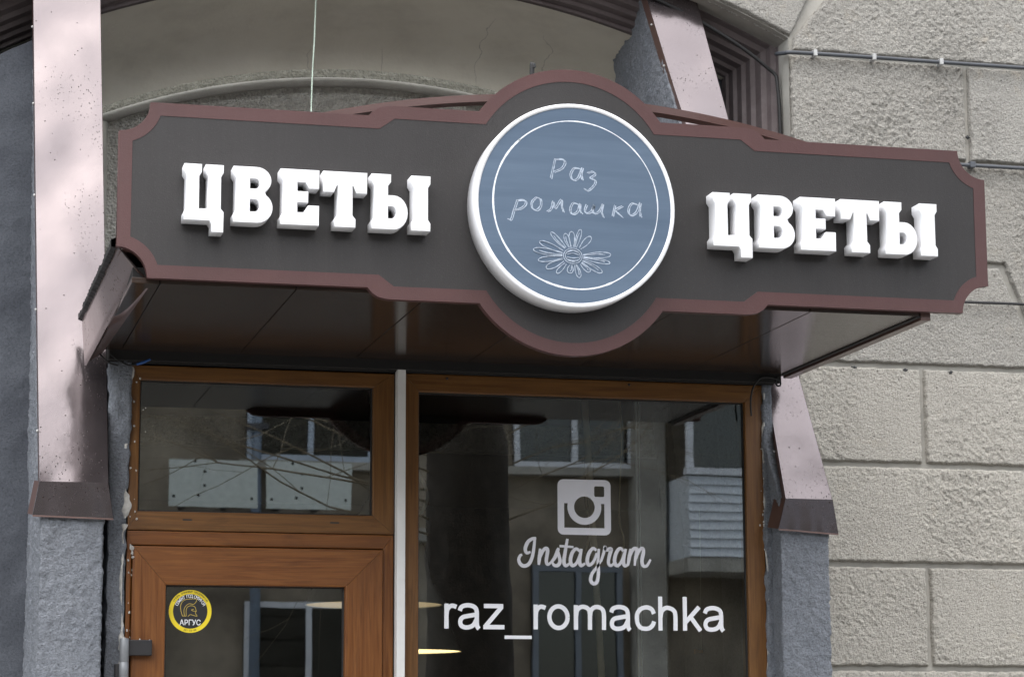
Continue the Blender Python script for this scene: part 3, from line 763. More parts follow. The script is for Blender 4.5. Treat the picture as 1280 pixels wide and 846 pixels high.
outer, inner = full_outline(0), full_outline(.042)
extruded('border', [outer, full_outline(.0405)], -1.3315, -1.302, 'sign_border', sg)
extruded('face_panel', [full_outline(.040)], -1.330, -1.304, 'sign_face', sg)

GL = {}
ser_l = [(0, 0), (0, 14), (5, 21), (5, 79), (0, 86)]
GL['TSE'] = (82, [[(0, 100), (36, 100), (36, 86), (31, 79), (31, 21), (49, 21), (49, 79), (44, 86), (44, 100), (81, 100), (81, 86), (76, 79), (76, 22), (82, 16), (82, -20), (57, -20), (57, -6), (53, 0)]+ser_l])
bowl_t = arc(44, 75.5, 1, math.pi/2, -math.pi/2, 1)
def ell(cx, cz, rx, rz, a0, a1, n=12): return [(cx+rx*math.cos(a0+(a1-a0)*i/n), cz+rz*math.sin(a0+(a1-a0)*i/n)) for i in range(n+1)]
H = math.pi/2
GL['VE'] = (78, [[(0, 100)]+ell(46, 76, 29, 24, H, -.62*H)+ell(48, 27.5, 30, 27.5, .62*H, -H)+ser_l,
                 [(33, 79)]+ell(43, 70, 9, 9, H, -H, 8)+[(33, 61)], [(33, 42)]+ell(42, 31, 10, 11, H, -H, 8)+[(33, 20)]])
GL['YE'] = (75, [[(0, 100), (75, 100), (75, 66), (55, 66), (48, 77), (33, 77), (33, 61), (54, 61), (54, 41), (33, 41), (33, 23), (45, 23), (54, 36), (75, 36), (75, 0)]+ser_l])
GL['TE'] = (85, [[(0, 100), (85, 100), (85, 62), (64, 62), (58, 75), (57, 75), (57, 22), (63, 15), (63, 0), (22, 0), (22, 15), (28, 22), (28, 75), (27, 75), (21, 62), (0, 62)]])
GL['YERY'] = (122, [[(0, 100), (40, 100), (40, 86), (34, 79), (34, 62)]+ell(46, 31, 29, 31, H, -H)+ser_l, [(34, 42)]+ell(41, 31, 10, 11, H, -H, 8)+[(34, 20)],
                    [(82, 100), (122, 100), (122, 86), (117, 79), (117, 21), (122, 14), (122, 0), (82, 0), (82, 14), (87, 21), (87, 79), (82, 86)]])
for X0, boxes in ((0, ((-.938, -.812), (-.790, -.664), (-.647, -.522), (-.516, -.374), (-.366, -.176))), (1, ((.732, .869), (.884, 1.013), (1.026, 1.152), (1.164, 1.303), (1.315, 1.503)))):
    for (a, b), gname in zip(boxes, ('TSE', 'VE', 'YE', 'TE', 'YERY')):
        gw, outs = GL[gname]; a += .002; b -= .004
        extruded('letter', [[(a+.003+(b-a)*x/gw, 3.186+.1725*z/100) for x, z in o_] for o_ in outs], -1.398, -1.3325, 'letter_white', sg, .0015)

# round disc
dc = (.277, 0, 3.2855); DR = .3235; yF = -1.43
rim = lathe('round_light_box', [(.3, -1.3325), (DR, -1.3325), (DR, yF+.003), (DR-.003, yF), (DR-.0135, yF), (DR-.0135, yF+.004)], dc, 'letter_white', sg, 96, 'Y', True)
extruded('disc_face', [arc(dc[0], dc[2], DR-.012, 0, 2*math.pi*(1-1/96), 95)], yF+.0015, yF+.01, 'board_blue', rim)
CH = [[(-61.5,145.1),(-69.0,113.0),(-75.6,82.8)],[(-61.5,143.3),(-35.9,144.8),(-30.5,134.2),(-41.6,115.5),(-66.4,103.2)],[(17.0,118.7),(-1.3,117.7),(-12.5,98.1),(-5.3,81.3),(11.3,87.6),(24.4,119.2)],[(26.2,121.1),(22.4,100.0),(25.9,82.1)],[(42.6,105.6),(61.1,111.2),(67.5,102.5),(51.7,89.8),(67.3,84.3),(64.4,68.7),(44.0,49.5),(32.1,55.2)],[(-183.2,7.8),(-194.1,-24.2),(-203.3,-53.3),(-213.2,-53.8)],[(-183.2,6.9),(-159.6,8.1),(-157.9,-4.4),(-171.5,-17.6),(-191.4,-24.0)],[(-123.3,19.0),(-137.0,3.9),(-135.3,-15.8),(-121.7,-20.5),(-108.9,-6.3),(-109.7,14.3),(-123.3,19.0)],[(-88.1,-24.1),(-75.3,-13.6),(-68.8,10.2),(-62.6,-12.0),(-43.2,16.9),(-40.7,-5.5),(-35.3,-23.2)],[(12.4,4.5),(-5.0,7.2),(-14.3,-13.1),(-8.0,-28.1),(8.5,-19.2),(17.9,6.6),(17.7,-13.3),(23.1,-24.7)],[(39.0,5.0),(33.3,-12.5),(38.7,-23.0),(54.4,-15.0),(62.8,5.3),(58.1,-13.0),(63.5,-22.7),(80.1,-13.7),(91.4,8.9),(87.4,-15.1),(92.8,-32.9)],[(131.0,7.9),(123.2,-27.8)],[(155.9,6.5),(131.7,-7.4),(139.0,-16.1),(155.4,-29.7)],[(205.0,13.6),(185.6,15.3),(174.2,-5.2),(181.4,-22.1),(200.0,-11.2),(213.4,20.4),(211.3,-3.3),(214.7,-25.8)]]
DX, DZ = .2741, 3.2839
def mm(P, dx=0, dz=0): return [(DX+(x+dx)/1000, DZ+(z+dz)/1000) for x, z in P]
rs = random.Random(3)
for a_i, b_i in ((0, 2), (2, 4), (4, 5), (5, 7), (7, 8), (8, 9), (9, 10), (10, 11), (11, 13), (13, 14)):
    cs_ = []
    for s in CH[a_i:b_i]:                               # chalk outline: two thin lines side by side
        cs_ += [mm(s, -2.0, 1.2), mm([(x+rs.uniform(-1, 1), z+rs.uniform(-1, 1)) for x, z in s], 2.6, -1.4)]
    strokes('chalk_letter', cs_, .0026, yF+.0014, .0004, 'chalk_white', rim, 5, .45)
TIPS = [(-76.7,-88.2),(-31.3,-90.4),(-10.3,-83.1),(19.0,-75.4),(51.8,-97.1),(115.4,-150.8),(112.4,-177.0),(86.4,-207.8),(47.1,-207.7),(14.1,-227.1),(-18.6,-214.3),(-59.5,-216.1),(-92.9,-201.6),(-118.1,-177.7),(-133.3,-144.6),(-113.2,-119.5)]
dz_ = []
c0 = np.array([-7.2, -160.1])
for t in TIPS:
    t = np.array(t); d = t-c0; L = np.linalg.norm(d); d = d/L; nn = np.array([-d[1], d[0]]); b = c0+d*34*(1 if abs(d[0]) > .5 else .85)
    wv = 9+rs.uniform(-1.5, 2)
    dz_.append(mm([b+nn*3, b+(t-b)*.5+nn*wv*.9, b+(t-b)*.88+nn*wv*.7, t, b+(t-b)*.85-nn*wv*.7, b+(t-b)*.45-nn*wv*.8, b-nn*3]))
    if rs.random() < .6: dz_.append(mm([b+nn*1, b+(t-b)*.5+nn*wv*.35, b+(t-b)*.8+nn*1]))
for rx, rz in ((30, 24), (24, 18)): dz_.append(mm([(c0[0]+rx*math.cos(a), c0[1]+rz*math.sin(a)) for a in np.linspace(0, 6.4, 14)]))
for k in range(4): dz_.append(mm([(c0[0]-20+3*abs(k-1.5), c0[1]+12-8*k), (c0[0], c0[1]+14-8*k+(3 if k < 2 else -5)), (c0[0]+20-3*abs(k-1.5), c0[1]+12-8*k)]))
strokes('chalk_daisy', dz_, .0021, yF+.0014, .0005, 'chalk_white', rim, 4, .45)
rg = [(dc[0]+.001+(.2655+.0012*math.sin(3*a+1))*math.cos(a), dc[2]+.001+(.2665+.001*math.sin(4*a))*math.sin(a)) for a in np.linspace(2.3, 2.3+6.31, 90)]
strokes('chalk_ring', [rg], lambda t: .0056-.0026*abs(math.sin(t*2.2))*(1 if t > .45 else .35)+.0008*math.sin(t*60), yF+.0014, .0004, 'chalk_bright', rim, 2, .18)

# =================================================================== CABLES AND WIRES
cb = tube('wall_cable', [(1.735, .66, 4.462), (1.752, .60, 4.450), (1.785, .573, 4.447), (2.1, .572, 4.449), (2.6, .572, 4.449), (3.4, .572, 4.452)], .0088, 'grey_cable')
tag(cb, 'thick grey cable clipped along the upper stone joint', 'cable')
for x in (1.87, 2.13, 2.43): box('clip', x-.008, x+.008, .557, .60, 4.435, 4.462, 'clip_white', cb, .003)
cb2 = tube('wall_cable', [(2.0, .578, 4.001), (2.3, .578, 4.015), (2.55, .576, 4.015), (3.4, .578, 4.017)], .0085, 'grey_cable')
tag(cb2, 'thin grey cable in the joint at the right top corner of the sign', 'cable')
box('clip', 2.545, 2.57, .564, .60, 4.004, 4.03, 'grey_cable', cb2, .003)
cb3 = tube('wall_cable', [(2.2, .574, 3.433), (2.5, .572, 3.434), (2.75, .572, 3.436), (3.4, .574, 3.437)], .006, 'rubber_black')
tag(cb3, 'thin dark cable behind the right lower corner of the sign', 'cable')
vc = tube('wall_cable', [(1.757, .69, 3.2), (1.755, .69, 3.8), (1.752, .69, 4.3), (1.70, .70, 4.42), (1.4, .70, 4.60), (.9, .70, 4.80)], .008, 'rubber_black')
tag(vc, 'dark cable running along the arch moulding beside the stone jamb', 'cable')
wl = tube('loose_wire', [(1.336, -.055, 2.842), (1.333, -.06, 2.90), (1.345, -.06, 2.95), (1.375, -.06, 2.985), (1.42, -.055, 2.988), (1.452, -.05, 2.978), (1.455, -.05, 2.962), (1.443, -.05, 2.960), (1.438, -.05, 2.975), (1.448, -.05, 2.995)], .0035, 'rubber_black')
tag(wl, 'black wire loop hanging from the right rear corner of the canopy', 'wire')
bw = empty('wire_end', (-.96, -.06, 2.96), 'short black wire with blue tip poking out above the transom', 'wire')
tube('wire', [(-1.03, -.06, 2.99), (-1.00, -.07, 2.965), (-.965, -.075, 2.948), (-.935, -.08, 2.952)], .003, 'rubber_black', bw)
tube('wire_tip', [(-.938, -.08, 2.951), (-.918, -.082, 2.958), (-.890, -.086, 2.970)], [.004, .0055, .004], 'blue_plastic', bw)
tube('wire', [(-1.075, -.07, 3.0), (-1.06, -.09, 2.975), (-1.03, -.08, 2.953), (-1.0, -.05, 2.95)], .0025, 'rubber_black', bw)
st_ = tube('hanging_string', [(-.140, .95, 4.85), (-.146, .95, 4.66), (-.151, .955, 4.45), (-.152, .955, 4.44), (-.160, .955, 4.19), (-.163, .955, 3.5)], .003, 'string_green')
tag(st_, 'thin pale green string hanging from the arch behind the sign', 'string')
bo = tube('bolt', [(.252, -1.0, 3.11), (.252, -1.0, 3.5), (.252, -1.0, 3.832), (.258, -1.0, 3.842)], [.006, .006, .008, .010], 'rubber_black', None, 10)
tag(bo, 'small black bolt end sticking up behind the top of the sign', 'bolt')
for k, (x, z) in enumerate(((2.02, 3.15), (2.24, 3.146), (2.44, 3.143), (1.80, 4.33), (1.80, 4.02), (2.555, 4.14))):
    y = .61 if k != 3 and k != 4 else .63
    rb_ = random.Random(k+20); bm = bmesh.new()
    bmesh.ops.create_icosphere(bm, subdivisions=2, radius=.0065)
    for v in bm.verts: v.co = Vector((v.co.x*1.7*rb_.uniform(.2, 1.7), v.co.y*.6, v.co.z*rb_.uniform(.2, 1.7))) + Vector((x, y-.008, z))
    o = from_bm('wire_tuft', bm, 'rubber_black')
    tag(o, ('black tuft of old wire in the stone joint below the canopy corner', 'black tuft of old wire in the joint left of the vertical groove', 'black tuft of old wire in the joint right of the vertical groove', 'small metal hook on the jamb just below the thick cable', 'small metal hook on the jamb just above the sign edge', 'dark wire knot in the upright joint below the thick cable')[k], 'wire')

# =================================================================== DECALS ON THE GLASS
YD = .0215
lg = empty('logo_decal', (.71, YD, 2.40), 'grey square camera emblem decal on the shop window glass', 'decal')
def rr(x0, x1, z0, z1, r): return arc(x1-r, z1-r, r, 0, H, 6)+arc(x0+r, z1-r, r, H, 2*H, 6)+arc(x0+r, z0+r, r, 2*H, 3*H, 6)+arc(x1-r, z0+r, r, 3*H, 4*H, 6)
cx_, cz_ = .7105, 2.4970
hole = [(.6335, 2.5105), (cx_-.0625, 2.5105)]+arc(cx_, cz_, .0643, math.pi-.21, 2*math.pi+.21, 24)+[(.7865, 2.5105), (.7865, 2.4210), (.6335, 2.4210)]
extruded('emblem', [rr(.609, .811, 2.3955, 2.598, .022), rr(.748, .7866, 2.5358, 2.5748, .006), hole, arc(cx_, cz_, .0395, 0, 2*math.pi*(1-1/32), 31)], YD, YD+.0012, 'decal_grey', lg)
SCRIPT = [[(522.3,2382.0),(519.7,2354.4),(513.0,2314.9),(499.8,2287.2),(481.1,2279.1),(467.3,2286.7),(461.7,2302.3),(467.5,2316.6),(474.8,2319.8)],[(527.2,2380.6),(512.5,2377.9),(496.1,2365.8),(486.3,2342.0),(491.9,2326.4),(505.7,2330.6)],[(542.4,2343.0),(539.0,2307.5),(536.4,2283.9)],[(538.1,2303.5),(553.0,2335.3),(563.7,2344.1),(570.1,2335.6),(565.0,2300.0),(569.8,2285.9),(582.1,2292.4)],[(582.1,2292.4),(597.8,2312.4),(608.6,2338.6),(611.9,2346.5)],[(607.0,2340.1),(613.3,2316.6),(616.5,2296.9),(608.2,2283.4),(595.1,2283.2),(587.8,2292.5)],[(644.9,2380.3),(636.4,2332.7),(631.2,2297.1),(638.4,2282.3),(654.1,2292.0)],[(615.2,2353.7),(667.7,2350.6)],[(692.2,2335.2),(677.5,2344.5),(662.6,2329.2),(655.8,2301.5),(663.0,2283.4),(679.5,2293.9),(693.8,2329.7)],[(698.0,2344.8),(690.3,2302.0),(695.9,2283.9),(711.5,2292.1)],[(754.8,2339.4),(741.7,2347.1),(726.7,2330.3),(719.0,2302.5),(726.3,2286.0),(742.9,2298.9),(756.4,2330.8)],[(764.0,2345.9),(760.2,2303.1),(761.4,2255.7),(755.3,2225.6),(741.3,2219.1),(731.5,2231.6),(737.5,2255.3),(757.5,2280.9),(770.9,2301.7)],[(770.9,2299.3),(782.8,2333.6),(787.2,2353.5),(792.0,2342.4),(810.2,2345.9),(803.3,2319.6),(799.8,2295.8),(808.7,2284.9),(823.7,2296.2)],[(858.2,2338.8),(844.2,2348.9),(829.9,2332.0),(823.0,2304.1),(830.3,2286.0),(846.9,2296.5),(861.5,2334.9)],[(866.6,2347.7),(857.0,2304.6),(862.5,2285.7),(878.4,2293.1)],[(884.9,2348.0),(878.6,2312.9),(873.3,2285.8)],[(877.8,2308.9),(890.6,2340.9),(902.4,2349.9),(908.9,2341.2),(902.7,2313.3),(899.9,2286.2)],[(903.5,2309.3),(917.2,2341.4),(929.0,2350.3),(933.8,2337.7),(927.6,2305.7),(932.3,2286.7),(946.5,2286.9),(960.9,2310.2)]]
scr = empty('script_decal', (.71, YD, 2.25), 'grey handwritten script word decal under the camera emblem', 'decal')
for s, e in ((0, 2), (2, 4), (4, 6), (6, 8), (8, 10), (10, 12), (12, 13), (13, 15), (15, 18)):
    strokes('letter', [[(x/1000, z/1000) for x, z in p] for p in SCRIPT[s:e]], lambda t: .0075+.0058*math.sin(math.pi*min(1, max(0, t*.9+.08))), YD+.001, .001+s*.00012, 'decal_grey', scr, 6)
nm = empty('name_decal', (.71, YD, 2.0), 'white sans-serif shop account name lettered low on the window', 'decal')
EM = .1725; SW = .091
def em(x, z): return (x, z)
aa = [[(.065, .37), (.10, .445), (.19, .482), (.29, .482), (.385, .445), (.428, .36), (.43, .12), (.445, .04), (.478, .0)],
      [(.43, .295), (.25, .265), (.13, .235), (.078, .16), (.095, .07), (.17, .03), (.27, .035), (.36, .08), (.425, .19)]]
def stem(x, z1=.516, z0=0): return [(x, z0), (x, z1)]
GA = {'r': (.333, [stem(.11), [(.11, .26), (.125, .38), (.18, .455), (.245, .473), (.325, .448)]]), 'a': (.556, aa),
      'z': (.5, [[(.035, .475), (.45, .475)], [(.415, .455), (.075, .065)], [(.022, .039), (.475, .039)]]),
      '_': (.556, [[(-.015, -.168), (.57, -.168)]]),
      'o': (.556, [[(.278+.198*math.cos(a), .259+.225*math.sin(a)) for a in np.linspace(0, 2*math.pi, 25)]]),
      'm': (.833, [stem(.11), [(.11, .27), (.14, .41), (.22, .475), (.31, .475), (.385, .43), (.415, .33), (.415, 0)], [(.415, .27), (.445, .41), (.525, .475), (.615, .475), (.69, .43), (.722, .33), (.722, 0)]]),
      'c': (.5, [[(.46, .35), (.42, .435), (.34, .48), (.25, .48), (.15, .435), (.09, .34), (.083, .24), (.10, .14), (.16, .06), (.25, .034), (.35, .045), (.43, .11), (.463, .19)]]),
      'h': (.556, [stem(.11, .716), [(.11, .26), (.14, .40), (.22, .472), (.31, .474), (.40, .43), (.444, .33), (.444, 0)]]),
      'k': (.5, [stem(.11, .716), [(.12, .175), (.43, .505)], [(.235, .295), (.455, -.002)]])}
xx = .1745
for ch in 'raz_romachka':
    adv, ss = GA[ch]
    strokes('letter' if ch != '_' else 'underscore', [[(xx+x*EM, 2.0515+z*EM) for x, z in s] for s in ss], (SW if ch != '_' else .07)*EM, YD+.001, .001, 'decal_white', nm, 5)
    xx += adv*EM*.985

sk = empty('round_sticker', (-.724, .016, 2.102), 'round yellow and black security sticker with helmet emblem on the door glass', 'sticker')
sc_ = (-.724, 2.1025)
extruded('sticker_base', [arc(*sc_, .0745, 0, 2*math.pi*(1-1/48), 47)], .0150, .0165, 'sticker_yellow', sk)
extruded('sticker_centre', [arc(*sc_, .0600, 0, 2*math.pi*(1-1/48), 47)], .0143, .0149, 'sticker_black', sk)
def sk_arc(s, r, size, a_mid, da, mat, up_=1):
    for i, ch in enumerate(s):
        if ch == ' ': continue
        a = a_mid-(i-(len(s)-1)/2)*da*up_
        text_mesh('print', ch, size, sc_[0]+r*math.cos(a), sc_[1]+r*math.sin(a), .0139, mat, sk, a-H if up_ > 0 else a+H)
sk_arc('ОБЪЕКТ ПОД ОХРАНОЙ', .0520, .0145, H, .128, 'decal_white')
sk_arc('ГРУППА ОХРАННЫХ ПРЕДПРИЯТИЙ', .0672, .0085, H, .078, 'sticker_black')
sk_arc('221-55-00', .0672, .0085, -H, .075, 'sticker_black', -1)
text_mesh('print', 'АРГУС', .026, sc_[0]+.0005, sc_[1]-.0400, .0139, 'decal_white', sk, 0, .88)
hm = [[(-.027, -.024), (-.033, .0), (-.033, .022), (-.022, .040), (.0, .045), (.022, .043), (.012, .024), (-.004, .026), (-.016, .016), (-.022, .0), (-.020, -.024)],
      [(-.014, -.024), (-.014, .002), (-.008, .014), (.004, .018), (.016, .013), (.020, .0), (.021, -.004), (.010, -.003), (.004, .001), (.012, .004)],
      [(.021, -.004), (.018, -.012), (.024, -.024), (.008, -.020), (.0, -.018), (-.008, -.026)], [(-.027, -.024), (-.014, -.024)]]
strokes('helmet_emblem', [[(sc_[0]+x, sc_[1]+.004+z*.86) for x, z in s] for s in hm], .0021, .0143, .0004, 'gold_line', sk, 4)

# =================================================================== SHOP INTERIOR
def quadwall(name, P, mat):
    o = pyd(name, P, [(0, 1, 2, 3)], mat); o['kind'] = 'structure'; return o
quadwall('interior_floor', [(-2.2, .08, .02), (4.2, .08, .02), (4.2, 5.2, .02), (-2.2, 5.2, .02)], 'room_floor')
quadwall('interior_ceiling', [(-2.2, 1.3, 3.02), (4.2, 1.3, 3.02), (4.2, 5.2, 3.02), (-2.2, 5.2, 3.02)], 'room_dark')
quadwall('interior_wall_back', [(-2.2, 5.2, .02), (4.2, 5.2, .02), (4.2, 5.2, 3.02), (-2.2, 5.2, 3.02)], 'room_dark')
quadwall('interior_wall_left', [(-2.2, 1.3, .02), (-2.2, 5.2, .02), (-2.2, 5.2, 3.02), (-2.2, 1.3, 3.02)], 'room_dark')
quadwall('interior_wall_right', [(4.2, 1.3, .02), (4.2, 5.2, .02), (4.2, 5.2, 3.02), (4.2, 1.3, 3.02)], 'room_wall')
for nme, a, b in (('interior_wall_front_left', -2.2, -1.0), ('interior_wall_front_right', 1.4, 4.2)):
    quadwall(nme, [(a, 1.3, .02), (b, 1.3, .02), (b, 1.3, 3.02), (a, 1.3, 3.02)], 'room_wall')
def pendant(x, y, z, r, label, lit):
    p = empty('pendant_lamp', (x, y, z), label, 'lamp', 'grey metal pendant lamps inside the shop')
    lathe('shade', [(r, 0), (r*.93, .05*r/.3), (r*.82, .12*r/.3), (r*.74, .25*r/.3), (r*.55, .34*r/.3), (r*.22, .40*r/.3), (.03, .46*r/.3)], (x, y, z), 'lamp_metal', p, 48)
    lathe('shade_inside', [(r*.985, .003), (r*.80, .12*r/.3), (r*.5, .30*r/.3), (0, .34*r/.3)], (x, y, z), 'lamp_glow' if lit else 'lamp_inside', p, 48)
    bm = bmesh.new(); bmesh.ops.create_uvsphere(bm, u_segments=16, v_segments=10, radius=.045); bmesh.ops.translate(bm, verts=bm.verts[:], vec=(x, y, z+.07))
    from_bm('bulb', bm, 'lamp_glow', p, True)
    tube('cord', [(x, y, z+.45*r/.3), (x+.004, y, z+.8), (x, y, 3.02)], .005, 'rubber_black', p)
    lathe('ceiling_cup', [(.012, -.10), (.045, 0)], (x, y, 3.02), 'lamp_metal', p, 20)
    return p
pendant(.0605, .70, 2.173, .263, 'big grey bell-shaped pendant lamp behind the white strip between door and window', False)
pendant(.486, 2.2, 2.061, .2586, 'lit yellow pendant lamp seen edge-on low in the shop window', True)
o = tube('leaning_pole', [(.775, .25, 2.99), (.791, .25, 2.744), (.815, .25, 2.3), (.837, .25, 1.888), (.86, .25, 1.2), (.89, .25, .05)], .0125, 'pole_wood', None, 10)
tag(o, 'pale slender stick leaning inside the shop window behind the lettering', 'stick')
for k in range(3):
    pass
gs = empty('glass_shelf', (1.2, .8, .1), 'upright glass display sheet with pale green edges inside the window', 'glass sheet')
box('edge', 0.980, 0.986, .25, .256, .1, 2.95, 'glass_edge', gs); box('edge', 0.993, 0.996, .25, .256, .1, 2.95, 'glass_edge', gs)
pyd('sheet', [(.989, .253, .1), (1.40, .50, .1), (1.40, .50, 2.95), (.989, .253, 2.95)], [(0, 1, 2, 3)], 'shop_glass', gs)
bt = empty('bow_tie', (1.41, .8, 1.95), 'tiny tan bow tie hanging low behind the right side of the window', 'bow tie')
hexa('wing', [(1.385, .79, 2.000), (1.409, .795, 2.007), (1.409, .805, 2.007), (1.385, .81, 2.000), (1.385, .79, 2.020), (1.409, .795, 2.013), (1.409, .805, 2.013), (1.385, .81, 2.020)], 'bow_orange', bt)
hexa('wing', [(1.417, .795, 2.007), (1.441, .79, 2.000), (1.441, .81, 2.000), (1.417, .805, 2.007), (1.417, .795, 2.013), (1.441, .79, 2.020), (1.441, .81, 2.020), (1.417, .805, 2.013)], 'bow_orange', bt)
box('knot', 1.408, 1.418, .792, .808, 2.004, 2.016, 'bow_orange', bt, .002)
tube('thread', [(1.413, .8, 2.017), (1.415, .8, 2.5), (1.41, .8, 3.02)], .0015, 'string_green', bt)
o = tube('hanging_hose', [(.16, .5, 2.95), (.17, .5, 2.72), (.215, .5, 2.62), (.225, .5, 2.56), (.19, .5, 2.50), (.12, .5, 2.47)], .006, 'glass_edge', None, 8)
tag(o, 'pale loop of cord hanging inside at the left edge of the shop window', 'cord')
for k, (x, z) in enumerate(((.80, 2.55), (.93, 2.50))):
    o = tube('bulb_string', [(x, .3, 3.0), (x+.01, .3, 2.8), (x-.004, .3, z), (x+.014, .3, z-.1), (x-.01, .3, z-.2)], .003, 'pole_wood')
    tag(o, ('pale twine hanging beside the camera emblem inside the shop', 'pale twine hanging right of the camera emblem inside the shop')[k], 'twine')

# =================================================================== ACROSS THE STREET (seen mirrored in the glass)
op = empty('opposite_house', (6, -18, 0), 'beige two-storey house mirrored in the shop glass', 'building')
FY = -17.0
box('wall', -18, 30, FY-10, FY, 0, 7.2, 'opposite_wall', op)
hexa('roof', [(-18.6, FY+.5, 7.22), (-18.6, FY-10.5, 7.22), (30.6, FY-10.5, 7.22), (30.6, FY+.5, 7.22), (-18.6, FY-4.2, 8.9), (-18.6, FY-5.8, 8.9), (30.6, FY-5.8, 8.9), (30.6, FY-4.2, 8.9)], 'roof_metal', op)  # unseen roof, height shaped so the flashing lips mirror dark, cove keeps sky
box('cornice', -18.2, 30.2, FY+.002, FY+.3, 6.7, 7.2, 'opposite_trim', op)
box('bay_pilaster', 6.06, 6.40, FY+.002, FY+.28, .01, 6.69, 'opposite_trim', op)
box('bay_pilaster', 4.28, 4.50, FY+.002, FY+.12, .01, 6.69, 'opposite_trim', op)
box('string_course', -18.1, 4.27, FY+.002, FY+.14, 3.85, 4.0, 'opposite_trim', op)
box('plinth', -18.1, 30.1, FY+.002, FY+.1, .01, 1.1, 'opposite_trim', op)
def far_window(x0, x1, z0, z1, mat='window_white'):
    wdw = box('window', x0, x1, FY+.003, FY+.06, z0, z1, 'gasket', op)
    f = .06
    for a in ((x0, x1, z1-f, z1), (x0, x1, z0, z0+f), (x0, x0+f, z0+f, z1-f), (x1-f, x1, z0+f, z1-f), ((x0+x1)/2-f/2, (x0+x1)/2+f/2, z0+f, z1-f)):
        box('frame_bar', a[0], a[1], FY+.061, FY+.12, a[2], a[3], mat, wdw)
    pyd('pane', [(x1-f, FY+.075, z0+f), (x0+f, FY+.075, z0+f), (x0+f, FY+.075, z1-f), (x1-f, FY+.075, z1-f)], [(0, 1, 2, 3)], 'far_glass', wdw)
    box('sill', x0-.1, x1+.1, FY+.003, FY+.2, z0-.09, z0-.005, 'opposite_trim', wdw)
for fl, zb in enumerate((1.5, 4.68)):
    for k in range(-7, 12):
        x = 4.75+k*2.9
        if fl == 0 and k == 0: far_window(4.95, 5.95, 2.0, 3.62, 'window_grey'); continue
        if k == 1 and fl < 2: continue
        far_window(x, x+1.35, zb, zb+1.7, 'window_white' if (k+fl) % 2 else 'window_blue')
bal = empty('balcony', (7.6, -16.4, 3.5), 'glazed balcony clad in white siding mirrored in the right of the window', 'balcony')
for i in range(9): hexa('siding_plank', [(6.45, FY+.95, 3.68+.095*i), (9.2, FY+.95, 3.68+.095*i), (9.2, FY+.9, 3.68+.095*i), (6.45, FY+.9, 3.68+.095*i),
                        (6.45, FY+.925, 3.77+.095*i), (9.2, FY+.925, 3.77+.095*i), (9.2, FY+.9, 3.77+.095*i), (6.45, FY+.9, 3.77+.095*i)], 'siding_white', bal)
box('floor_slab', 6.42, 9.22, FY+.01, FY+.93, 3.52, 3.67, 'opposite_trim', bal)
box('side_panel', 6.45, 6.49, FY+.01, FY+.89, 3.68, 4.54, 'siding_white', bal)
box('rail', 6.42, 9.22, FY+.86, FY+.98, 4.545, 4.62, 'window_white', bal)
for x in (6.47, 7.1, 7.75, 8.4, 9.1): box('post', x-.035, x+.035, FY+.88, FY+.95, 4.621, 6.05, 'window_blue' if x > 7 else 'window_white', bal)
box('head', 6.42, 9.22, FY+.86, FY+.98, 6.06, 6.16, 'window_white', bal); box('roof', 6.38, 9.26, FY+.01, FY+1.05, 6.165, 6.24, 'roof_metal', bal)
pyd('pane', [(9.1, FY+.92, 4.63), (6.5, FY+.92, 4.63), (6.5, FY+.92, 6.05), (9.1, FY+.92, 6.05)], [(0, 1, 2, 3)], 'far_glass', bal)
hexa('open_sash', [(7.12, FY+.99, 4.75), (7.72, FY+1.14, 4.75), (7.72, FY+1.18, 4.75), (7.12, FY+1.03, 4.75), (7.12, FY+.99, 4.85), (7.72, FY+1.14, 4.85), (7.72, FY+1.18, 4.85), (7.12, FY+1.03, 4.85)], 'window_blue', bal)
for x0, x1, lab in ((.94, 1.84, 'left of the two made-up pale panels mirrored in the transom glass'), (1.93, 2.80, 'right of the two made-up pale panels mirrored in the transom glass')):
    pp = empty('standin_panel', ((x0+x1)/2, -16, 4.1), lab, 'panel', 'made-up pale panels across the street')  # stand-ins for pale boards inside the transom, set out here for brightness
    box('sheet', x0, x1, -16.03, -16.0, 4.08, 4.56, 'board_pale', pp, .004)
    box('bracket', x0+.2, x0+.26, FY+.002, -16.032, 4.15, 4.21, 'roof_metal', pp); box('bracket', x1-.26, x1-.2, FY+.002, -16.032, 4.15, 4.21, 'roof_metal', pp)
    for px, pz in ((x0+.05, 4.18), (x0+.36, 4.44), (x0+.36, 4.30), (x0+.30, 4.20), (x0+.26, 4.545), (x1-.06, 4.18)):
        lathe('screw_head', [(0, .006), (.014, .004), (.016, 0)], (px, -15.9995, pz), 'rubber_black', pp, 8, 'Y')
dp = empty('drainpipe', (1.95, -16.9, 0), 'blue drainpipe on the house across the street mirrored in the door glass', 'drainpipe')
tube('pipe', [(1.95, FY+.12, .3), (1.95, FY+.12, 6.7)], .055, 'pipe_blue', dp, 12, False)
for z in (2, 5): box('bracket', 1.84, 2.06, FY+.003, FY+.2, z, z+.06, 'roof_metal', dp)

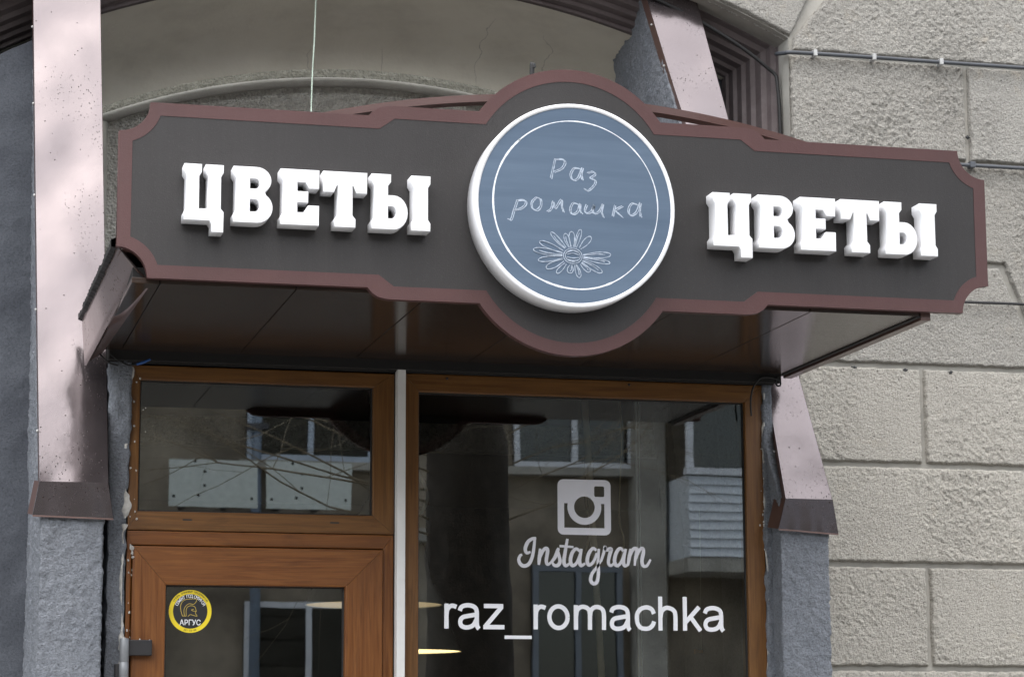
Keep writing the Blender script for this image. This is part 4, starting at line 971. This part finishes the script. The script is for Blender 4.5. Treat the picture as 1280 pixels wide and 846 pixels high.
# bare tree by the kerb
te = empty('bare_tree', (1.45, -5.2, 0), 'large bare dark tree trunk mirrored in the left of the shop window', 'tree')
rt_ = random.Random(5)
def trunk_mesh():
    V, F = [], []; seg, n = 28, 70
    for i in range(n+1):
        z = 5.2*i/n; r = .29+.14*math.exp(-z*2.2)-.018*z; cx = 1.45+.05*math.sin(z*.7)
        for j in range(seg): a = 2*math.pi*j/seg; V.append((cx+r*math.cos(a), -5.2+r*math.sin(a), z))
    V = np.array(V); Q = V*np.array([1, 1, .28]); d = fbm(Q, 13, 3, 8)*.022
    ax = np.stack([1.45+.05*np.sin(V[:, 2]*.7), np.full(len(V), -5.2), V[:, 2]], 1); nv_ = V-ax; nv_ /= np.linalg.norm(nv_, axis=1)[:, None]; V += nv_*d[:, None]
    for i in range(n):
        for j in range(seg): F.append((i*seg+j, i*seg+(j+1) % seg, (i+1)*seg+(j+1) % seg, (i+1)*seg+j))
    return V, F
V, F = trunk_mesh(); pyd('trunk', V, F, 'bark', te, True)
TV, TF = [], []
def twig_tube(P, r0, r1, seg=4):
    n = len(P); b = len(TV)
    for i, p in enumerate(P):
        d = P[min(i+1, n-1)]-P[max(i-1, 0)]; d = d/(np.linalg.norm(d)+1e-9); u = np.cross(d, [.3, .2, 1.]); u /= np.linalg.norm(u)+1e-9; v = np.cross(d, u); r = r0+(r1-r0)*i/(n-1)
        for j in range(seg): a = 2*math.pi*j/seg; TV.append(p+r*(u*math.cos(a)+v*math.sin(a)))
    for i in range(n-1):
        for j in range(seg): TF.append((b+i*seg+j, b+i*seg+(j+1) % seg, b+(i+1)*seg+(j+1) % seg, b+(i+1)*seg+j))
mi = cam.matrix_world.inverted()
def in_view(p):
    v = mi @ Vector(p)
    return v.z < 0 and abs(v.x) < -v.z*.25 and abs(v.y) < -v.z*.18
def grow(p, d, L, r, lev):
    P = [p]; q = p.copy(); dd = d.copy(); n = 6
    for i in range(n):
        dd = dd+np.array([rt_.gauss(0, .13), rt_.gauss(0, .13), rt_.gauss(.02, .12)]); dd /= np.linalg.norm(dd); q = q+dd*L/n
        if in_view(q): break
        P.append(q)
    n = len(P)-1
    if n < 3: return
    twig_tube(P, r, r*.45, 6 if lev < 2 else 4)
    if lev >= 4: return
    for k in range(5 if lev < 3 else 4):
        i = rt_.randint(2, n); nd = P[i]-P[i-1]; nd /= np.linalg.norm(nd); nd = nd+np.array([rt_.gauss(0, .6), rt_.gauss(0, .6), rt_.gauss(0, .5)]); nd /= np.linalg.norm(nd)
        grow(P[i], nd, L*rt_.uniform(.5, .7), r*.42, lev+1)
for k in range(7):
    a = k*2*math.pi/7+rt_.uniform(-.3, .3); zz = 3.9+.2*k
    grow(np.array([1.45, -5.2, zz]), np.array([math.cos(a), math.sin(a)*.8, .55+.1*k]), 3.0, .095, 0)
for k in range(9):
    grow(np.array([1.3, -5.2, 2.85+.09*k]), np.array([-1, rt_.uniform(-.3, .3), rt_.uniform(.0, .35)]), 1.9, .007, 2)
for k in range(7):
    grow(np.array([1.6, -5.2, 2.9+.16*k]), np.array([1, rt_.uniform(-.3, .5), rt_.uniform(.1, .5)]), 1.3, .006, 2)
o = pyd('crown', TV, TF, 'twig', te); o['kind'] = 'stuff'
